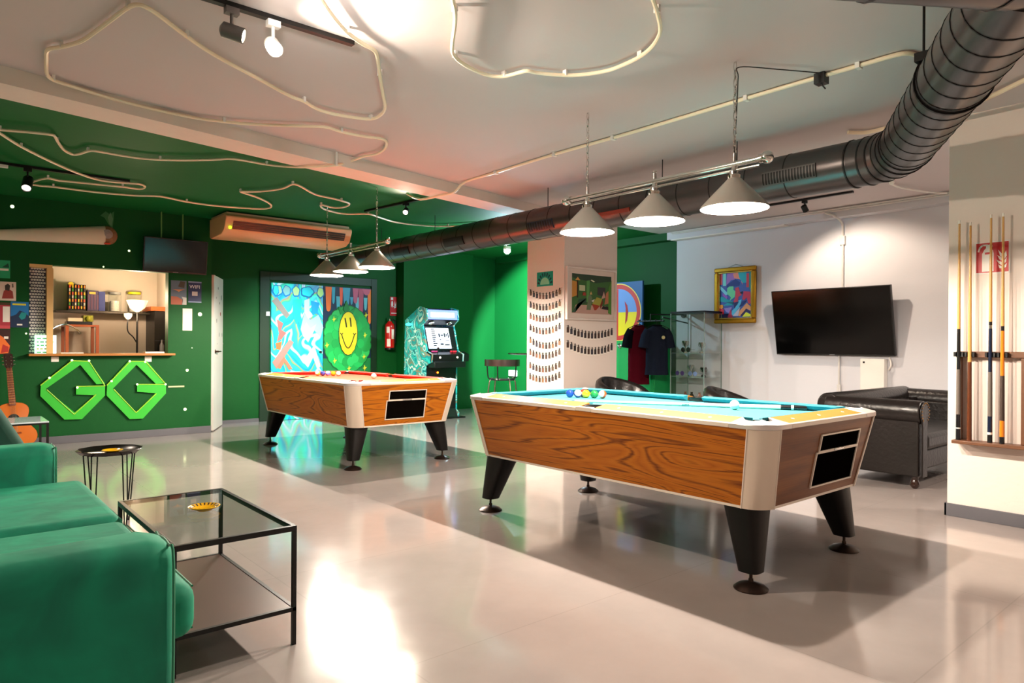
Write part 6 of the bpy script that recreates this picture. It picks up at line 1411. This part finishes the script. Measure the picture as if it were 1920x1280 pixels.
# dark cabinet at the right
Yc = YK-.5; da_, dz_ = kq(290, 572, Yc).x, kq(300, 575, Yc).z
dc = thing('dark_cabinet', (da_+.2, Yc+.2, 0), 'dark open cabinet with an orange wooden top at the right inside the kiosk', 'cabinet')
MB().box((da_-.05, Yc-.02, dz_-.06), (XL-.23, YK-.01, dz_)).build('top', M_ow, dc, bevel=.003); MB().box((da_, Yc, 0), (XL-.23, YK-.01, dz_-.061)).build('body', mat('cab_dark', '#0e0c10', rough=.4), dc)
for z in (.95, 1.15): MB().box((da_+.01, Yc-.012, z), (XL-.24, Yc-.001, z+.012)).build('shelf_edge', mat('shelf_line', '#3a3440'), dc)
bt = kq(303, 650, Yc-.06); tag(MB().lathe([(.03,0),(.03,.12),(.012,.16),(.012,.2)], (bt.x, Yc-.06, HZ0-.03), n=14).build('bottle', mat('steel_bottle', '#7f8088', rough=.3, metal=.7)), 'small grey bottle in front of the dark cabinet in the kiosk', 'bottle')
tag(MB().box((bt.x-.15, Yc-.13, HZ0-.07), (bt.x+.15, Yc-.02, HZ0-.031)).box((bt.x-.12, Yc-.12, 0), (bt.x-.09, Yc-.04, HZ0-.07)).box((bt.x+.09, Yc-.12, 0), (bt.x+.12, Yc-.04, HZ0-.07)).build('narrow_stand', M_blackpl), 'narrow black stand before the dark cabinet in the kiosk', 'stand')
# floor lamp with reading arm
Yf = YL+.85; fb = kq(257, 650, Yf); bz = kq(257, 563, Yf).z; bzl = kq(257, 585, Yf).z
fl = thing('floor_lamp', (fb.x, Yf, 0), 'dark floor lamp with a white bowl shade and a lit reading bulb inside the kiosk', 'floor lamp')
MB().cyl((fb.x,Yf,.02), (fb.x,Yf,bzl), .012, n=12).build('pole', M_black, fl); MB().lathe([(.14,0),(.14,.012),(.03,.03)], (fb.x,Yf,0), n=28).build('base', M_black, fl)
M_bowl = mat('bowl_shade', '#f3e6cf', rough=.4, emit='#ffd9a0', estr=.8)
MB().lathe([(.015,0),(.03,.01),(.085,.05),(.128,bz-bzl),(.122,bz-bzl),(.08,.058),(.001,.02)], (fb.x,Yf,bzl), n=28, cap=False).build('bowl_shade', M_bowl, fl)
rb = kq(240, 592, Yf-.05); MB().tube(spline([(fb.x,Yf,1.12), (fb.x-.05,Yf-.02,1.2), (rb.x,Yf-.04,1.28), (rb.x,Yf-.05,rb.z-.03)]), .008).build('reading_arm', M_black, fl)
MB().lathe([(.02,-.04),(.045,-.01),(.05,.03),(.045,.03)], (rb.x,Yf-.05,rb.z), n=18, cap=False).build('reading_shade', M_bowl, fl)
MB().sphere((rb.x,Yf-.085,rb.z), .028, n=14, m=10).build('bulb', mat('kiosk_bulb', '#ffffff', emit='#ffd49a', estr=25), fl)
# ------------------------------------------------------------------ CEILING TUBES (flexible light tubes)
def tube_path(px, z, name, label, dz=None, n=4, off=()):
    pts = []
    for p in px:
        zz_ = p[2] if len(p) > 2 else z; pts.append(onZ(p[0], p[1], zz_))
    t = thing(name, (pts[0].x, pts[0].y, 2.62), label, 'light tube', 'cream flexible tubes looping on the ceiling')
    MB().tube(spline(pts, n), .0105, n=8).build('tube', M_tube, t)
    for k in range(2, len(pts)-1, 4):
        p = pts[k]; zt = ZC if p.z > 2.62 else (2.60 if p.z < 2.59 else ZC); MB().box((p.x-.008, p.y-.014, p.z-.004), (p.x+.008, p.y+.014, zt)).build('clip', M_white if p.z > 2 else M_white, t)
a, b = 2.672, 2.585
tube_path([(596,-12),(620,25),(650,60),(680,82),(700,93),(707,105),(712,140),(717,172),(722,200),(715,214),(695,223),(650,218),(615,211),(590,202),(570,190),(540,178),(480,145),(404,104),(350,68),(300,30),(275,14),(258,9),(240,14),(210,36),(175,62),(150,78),(115,88),(90,93),(87,110),(88,138),(100,150),(130,160),(230,190),(350,218),(420,228),(480,233),(560,236),(610,238),(640,247),(680,255),(715,260),(725,267),(721,279),(705,289),(682,293),(655,303,2.66),(630,310,2.59),(600,312,b),(570,313,b),(540,312,2.62),(500,308,a),(440,298,a),(400,299),(350,300),(300,299),(260,296),(220,290),(180,283),(165,283),(150,288),(136,289),(120,281),(108,265),(103,256),(95,252),(50,247),(0,243),(-30,240)],
          a, 'light_tube', 'cream flexible tube looping over the left ceiling and crossing the beam onto the green part')
tube_path([(-30,232),(0,250),(40,275),(100,305),(150,326),(190,338),(240,343),(262,345),(272,350),(262,354),(230,350),(190,346),(150,342),(110,338),(90,334),(70,338),(56,344),(75,348),(100,350),(180,360),(250,366),(300,368),(350,378),(400,385),(460,390),(495,391),(508,388),(505,381),(485,371),(465,364),(451,359),(470,359),(495,358),(530,353),(549,345),(565,350),(590,364),(620,371),(640,376),(655,382),(645,388),(625,389),(602,384),(606,391),(625,397),(650,401),(690,401),(710,407),(745,417),(800,423),(840,424),(870,423),(900,421)],
          a, 'light_tube', 'cream flexible tube zigzagging over the green ceiling towards the duct')
tube_path([(846,-14),(849,0),(853,20),(853,45),(849,75),(848,95),(853,106),(866,118),(895,134),(920,142),(945,143),(970,137),(988,133),(1010,137),(1060,141),(1100,139),(1140,132),(1170,121),(1200,106),(1222,88),(1235,68),(1238,50),(1232,22),(1224,-2),(1220,-16)],
          a, 'light_tube', 'cream flexible tube forming an open loop at the top centre of the white ceiling')
# ------------------------------------------------------------------ TRACK LIGHTS
def track(p0, p1, label):
    p0, p1 = Vector(p0), Vector(p1); d = (p1-p0).normalized(); s = Vector((-d.y, d.x, 0))*.017
    t = thing('track_rail', (p0+p1)/2, label, 'lighting track')
    mb = MB(); mb.hexa([p0-s+Vector((0,0,-.022)), p1-s+Vector((0,0,-.022)), p1+s+Vector((0,0,-.022)), p0+s+Vector((0,0,-.022))], [p0-s+Vector((0,0,.0)), p1-s, p1+s, p0+s]); mb.build('rail', M_black, t)
    return t
SPOTS = []
def spot(p, aim, label, body=M_black, lit=None, r=.035, L_=.11, drop=.10, power=40, angle=50, color=(1,.82,.62), blend=.5, size=.03, estr=None):
    p = Vector(p); h = p - Vector((0,0,drop)); a = (Vector(aim)-h).normalized(); t = thing('track_spotlight', p, label, 'spotlight')
    MB().box(p+Vector((-.03,-.018,-.03)), p+Vector((.03,.018,0))).build('adapter', body, t)
    MB().cyl(p+Vector((0,0,-.03)), h+Vector((0,0,.01)), .008, n=10).build('stem', body, t)
    f = h+a*L_*.55
    MB().use(body).lathe([(r*.5,-L_*.45),(r,-L_*.35),(r,L_*.5),(r*.86,L_*.5),(r*.8,L_*.30)], h, axis=a, n=24, cap=False).lathe([(.001,-L_*.45),(r*.5,-L_*.45)], h, axis=a, n=24, cap=False).build('head', None, t)
    MB().lathe([(.001,L_*.42),(r*.85,L_*.42),(r*.85,L_*.34)], h, axis=a, n=20, cap=False).build('lit_lens', lit or M_bulb, t)
    l = bpy.data.lights.new('spot_light', 'SPOT'); l.energy = power; l.color = color; l.spot_size = R(angle); l.spot_blend = blend; l.shadow_soft_size = size
    lo = bpy.data.objects.new('spot_light', l); COL.objects.link(lo); lo.location = h+a*(L_*.5+.02); lo.rotation_euler = a.to_track_quat('-Z','Y').to_euler()
    SPOTS.append(lo); return t
# ------------------------------------------------------------------ LIGHTING
ta = onZ(395, -12, ZC-.0); tb_ = onZ(662, 78, ZC-.0)
track((.2, tb_.y, ZC), (tb_.x, tb_.y, ZC), 'dark track rail with two lit spots on the white ceiling at the top')
M_sp = mat('spot_grey', '#6e6a68', rough=.35, metal=.4)
warm = (1, .83, .66)
s0 = onZ(441, 8, ZC-.022); s1_ = onZ(516, 36, ZC-.022)
spot((s0.x, tb_.y, ZC-.022), (5.3, 1.0, 1.3), 'left one of the two lit spotlights on the top ceiling track', M_sp, power=150, angle=95, drop=.11, color=warm)
spot((s1_.x, tb_.y, ZC-.022), (.9, .6, .6), 'right one of the two lit spotlights on the top ceiling track', mat('spot_white', '#e0dcd8', rough=.4), power=14, angle=120, drop=.12, color=warm)
# added head on its own added rail, out of view, brightening the ceiling
track((.2, 2.5, ZC), (1.0, 2.5, ZC), 'added short dark track rail out of view, carrying the added spotlight')
spot((.9, 2.5, ZC-.022), (1.7, 3.05, ZC), 'added spotlight out of view, tilted up to brighten the white ceiling', M_sp, power=42, angle=95, drop=.17, color=(1,.93,.86), blend=.8, size=.05)
t0, t1_ = onZ(685, 394, ZC), onZ(800, 371, ZC)
track(t0, (t0.x+.12, t1_.y, ZC), 'dark track rail on the green ceiling by the beam')
tm = onZ(757, 379, ZC-.02); spot((t0.x+.07, tm.y, ZC-.022), (1.6, 3.6, .3), 'lit spotlight on the green ceiling above the red table lamp', M_black, power=45, angle=120, drop=.09, color=warm, r=.03, L_=.09)
l0, l1_ = onZ(0, 301, ZC), onZ(232, 346, ZC)
track((l0.x-.4, l0.y+.05, ZC), (l1_.x, l0.y+.05, ZC), 'dark track rail on the green ceiling at the left edge')
tag(MB().box((l0.x-.16, l0.y+.03, ZC-.045), (l0.x+.06, l0.y+.07, ZC-.0225)).build('track_feed', M_white), 'white feed box at the end of the left ceiling track', 'electrical box')
lm = onZ(50, 318, ZC-.02); spot((lm.x, l0.y+.05, ZC-.022), (.2, 5.6, .6), 'black spotlight tilted down on the left green ceiling track', M_black, power=40, angle=110, drop=.13, r=.04, L_=.17, color=warm, lit=mat('lens_white', '#ffffff', emit='#fff2e0', estr=6))
r0, r1_ = onZ(1440, 383, ZC), onZ(1602, 358, ZC)
track((r0.x, r0.y+.5, ZC), (r0.x, r1_.y, ZC), 'dark track rail on the white ceiling behind the round duct')
rm = onZ(1507, 375, ZC-.02); spot((r0.x, rm.y, ZC-.022), (X1, 3.3, 1.2), 'lit spotlight hanging behind the duct above the large television', M_black, power=65, angle=115, drop=.08, r=.03, L_=.08, color=(1,.80,.62))
# cool white lamp behind the column
cpos = onY(951, 466, 7.35)
cl_ = thing('cool_spotlight', (cpos.x, cpos.y, cpos.z), 'very bright cool white lamp glowing under the duct left of the column', 'spotlight')
MB().tube([(cpos.x, cpos.y, cpos.z+.03), (cpos.x, cpos.y, ZC)], .008).build('stem', M_black, cl_)
MB().lathe([(.05,.03),(.05,-.01),(.045,-.012)], cpos, n=20).build('housing', M_white, cl_)
MB().sphere(cpos-Vector((0,0,.03)), .045, n=18, m=12).build('bulb', M_cool, cl_)
def point(loc, e, col, size=.05, nm='point_light'):
    l = bpy.data.lights.new(nm, 'POINT'); l.energy = e; l.color = col; l.shadow_soft_size = size; o = bpy.data.objects.new(nm, l); COL.objects.link(o); o.location = loc; return o
point(cpos-Vector((.0,.0,.10)), 90, (.62,.86,1.0), .03)
l = bpy.data.lights.new('cool_spot', 'SPOT'); l.energy = 2600; l.color = (.66,.9,1.0); l.spot_size = R(72); l.spot_blend = .3; l.shadow_soft_size = .04
lo = bpy.data.objects.new('cool_spot', l); COL.objects.link(lo); lo.location = cpos-Vector((-.06,.0,.10)); lo.rotation_euler = Vector((cos(R(27))*cos(R(25)), sin(R(27))*cos(R(25)), -sin(R(25)))).to_track_quat('-Z','Y').to_euler()
# kiosk lamps
point((fb.x, Yf, bz+.06), 30, (1,.74,.48), .05); point((rb.x, Yf-.14, rb.z), 18, (1,.74,.48), .03)
# added cyan light, hidden by the air conditioner, to brighten the graffiti doors
wl = thing('added_wash_light', (3.85, 9.05, 2.52), 'added cyan wash light hidden behind the air conditioner to brighten the graffiti doors', 'light')
MB().box((3.5, 9.0, 2.50), (4.25, 9.06, ZC-.001)).build('housing', M_black, wl)
def area(loc, aim, sx, sy, e, col, nm='area_light', spread=180):
    l = bpy.data.lights.new(nm, 'AREA'); l.shape = 'RECTANGLE'; l.size = sx; l.size_y = sy; l.energy = e; l.color = col; l.spread = R(spread)
    o = bpy.data.objects.new(nm, l); COL.objects.link(o); o.location = loc; o.rotation_euler = (Vector(aim)-Vector(loc)).to_track_quat('-Z','Y').to_euler(); return o
area((3.9, 9.03, 2.495), (4.15, YB, 1.0), .7, .03, 8, (.6,.95,1.0), spread=65)
# added fill lamps, out of view behind and beside the camera, round fixtures
M_lampd = mat('diffuser', '#ffffff', emit='#ffe6cc', estr=6)
def fill_lamp(x, y, e, label, col=(1,.87,.74)):
    t = thing('fill_lamp', (x, y, ZC-.06), label, 'fill light')
    MB().lathe([(.22,0),(.22,.06)], (x,y,ZC-.0605), n=32).build('rim', M_white, t); MB().lathe([(.001,-.002),(.205,-.002),(.205,.0)], (x,y,ZC-.0605), n=32, cap=False).build('diffuser', M_lampd, t)
    l = bpy.data.lights.new('fill_light', 'AREA'); l.shape = 'DISK'; l.size = .4; l.energy = e; l.color = col; o = bpy.data.objects.new('fill_light', l); COL.objects.link(o); o.location = (x, y, ZC-.068); return o
fill_lamp(-1.3, .2, 8, 'added round fill lamp behind the sofa'); fill_lamp(2.2, -1.0, 10, 'added round fill lamp behind the photographer'); fill_lamp(-1.6, 5.2, 28, 'added round fill lamp left of the kiosk wall posters')
fill_lamp(6.9, .3, 50, 'added round fill lamp behind the cue wall')
# world: faint neutral ambience (the room is closed)
w = bpy.data.worlds.new('world'); S.world = w; w.use_nodes = True; bg = w.node_tree.nodes['Background']; bg.inputs[0].default_value = (.8,.85,.9,1); bg.inputs[1].default_value = .3
S.view_settings.exposure = 0.42
S.cycles.use_denoising = True
S.cycles.max_bounces = 8; S.cycles.diffuse_bounces = 4; S.cycles.glossy_bounces = 4; S.cycles.transparent_max_bounces = 12
S.cycles.sample_clamp_indirect = 6.0; S.cycles.caustics_reflective = False; S.cycles.caustics_refractive = False
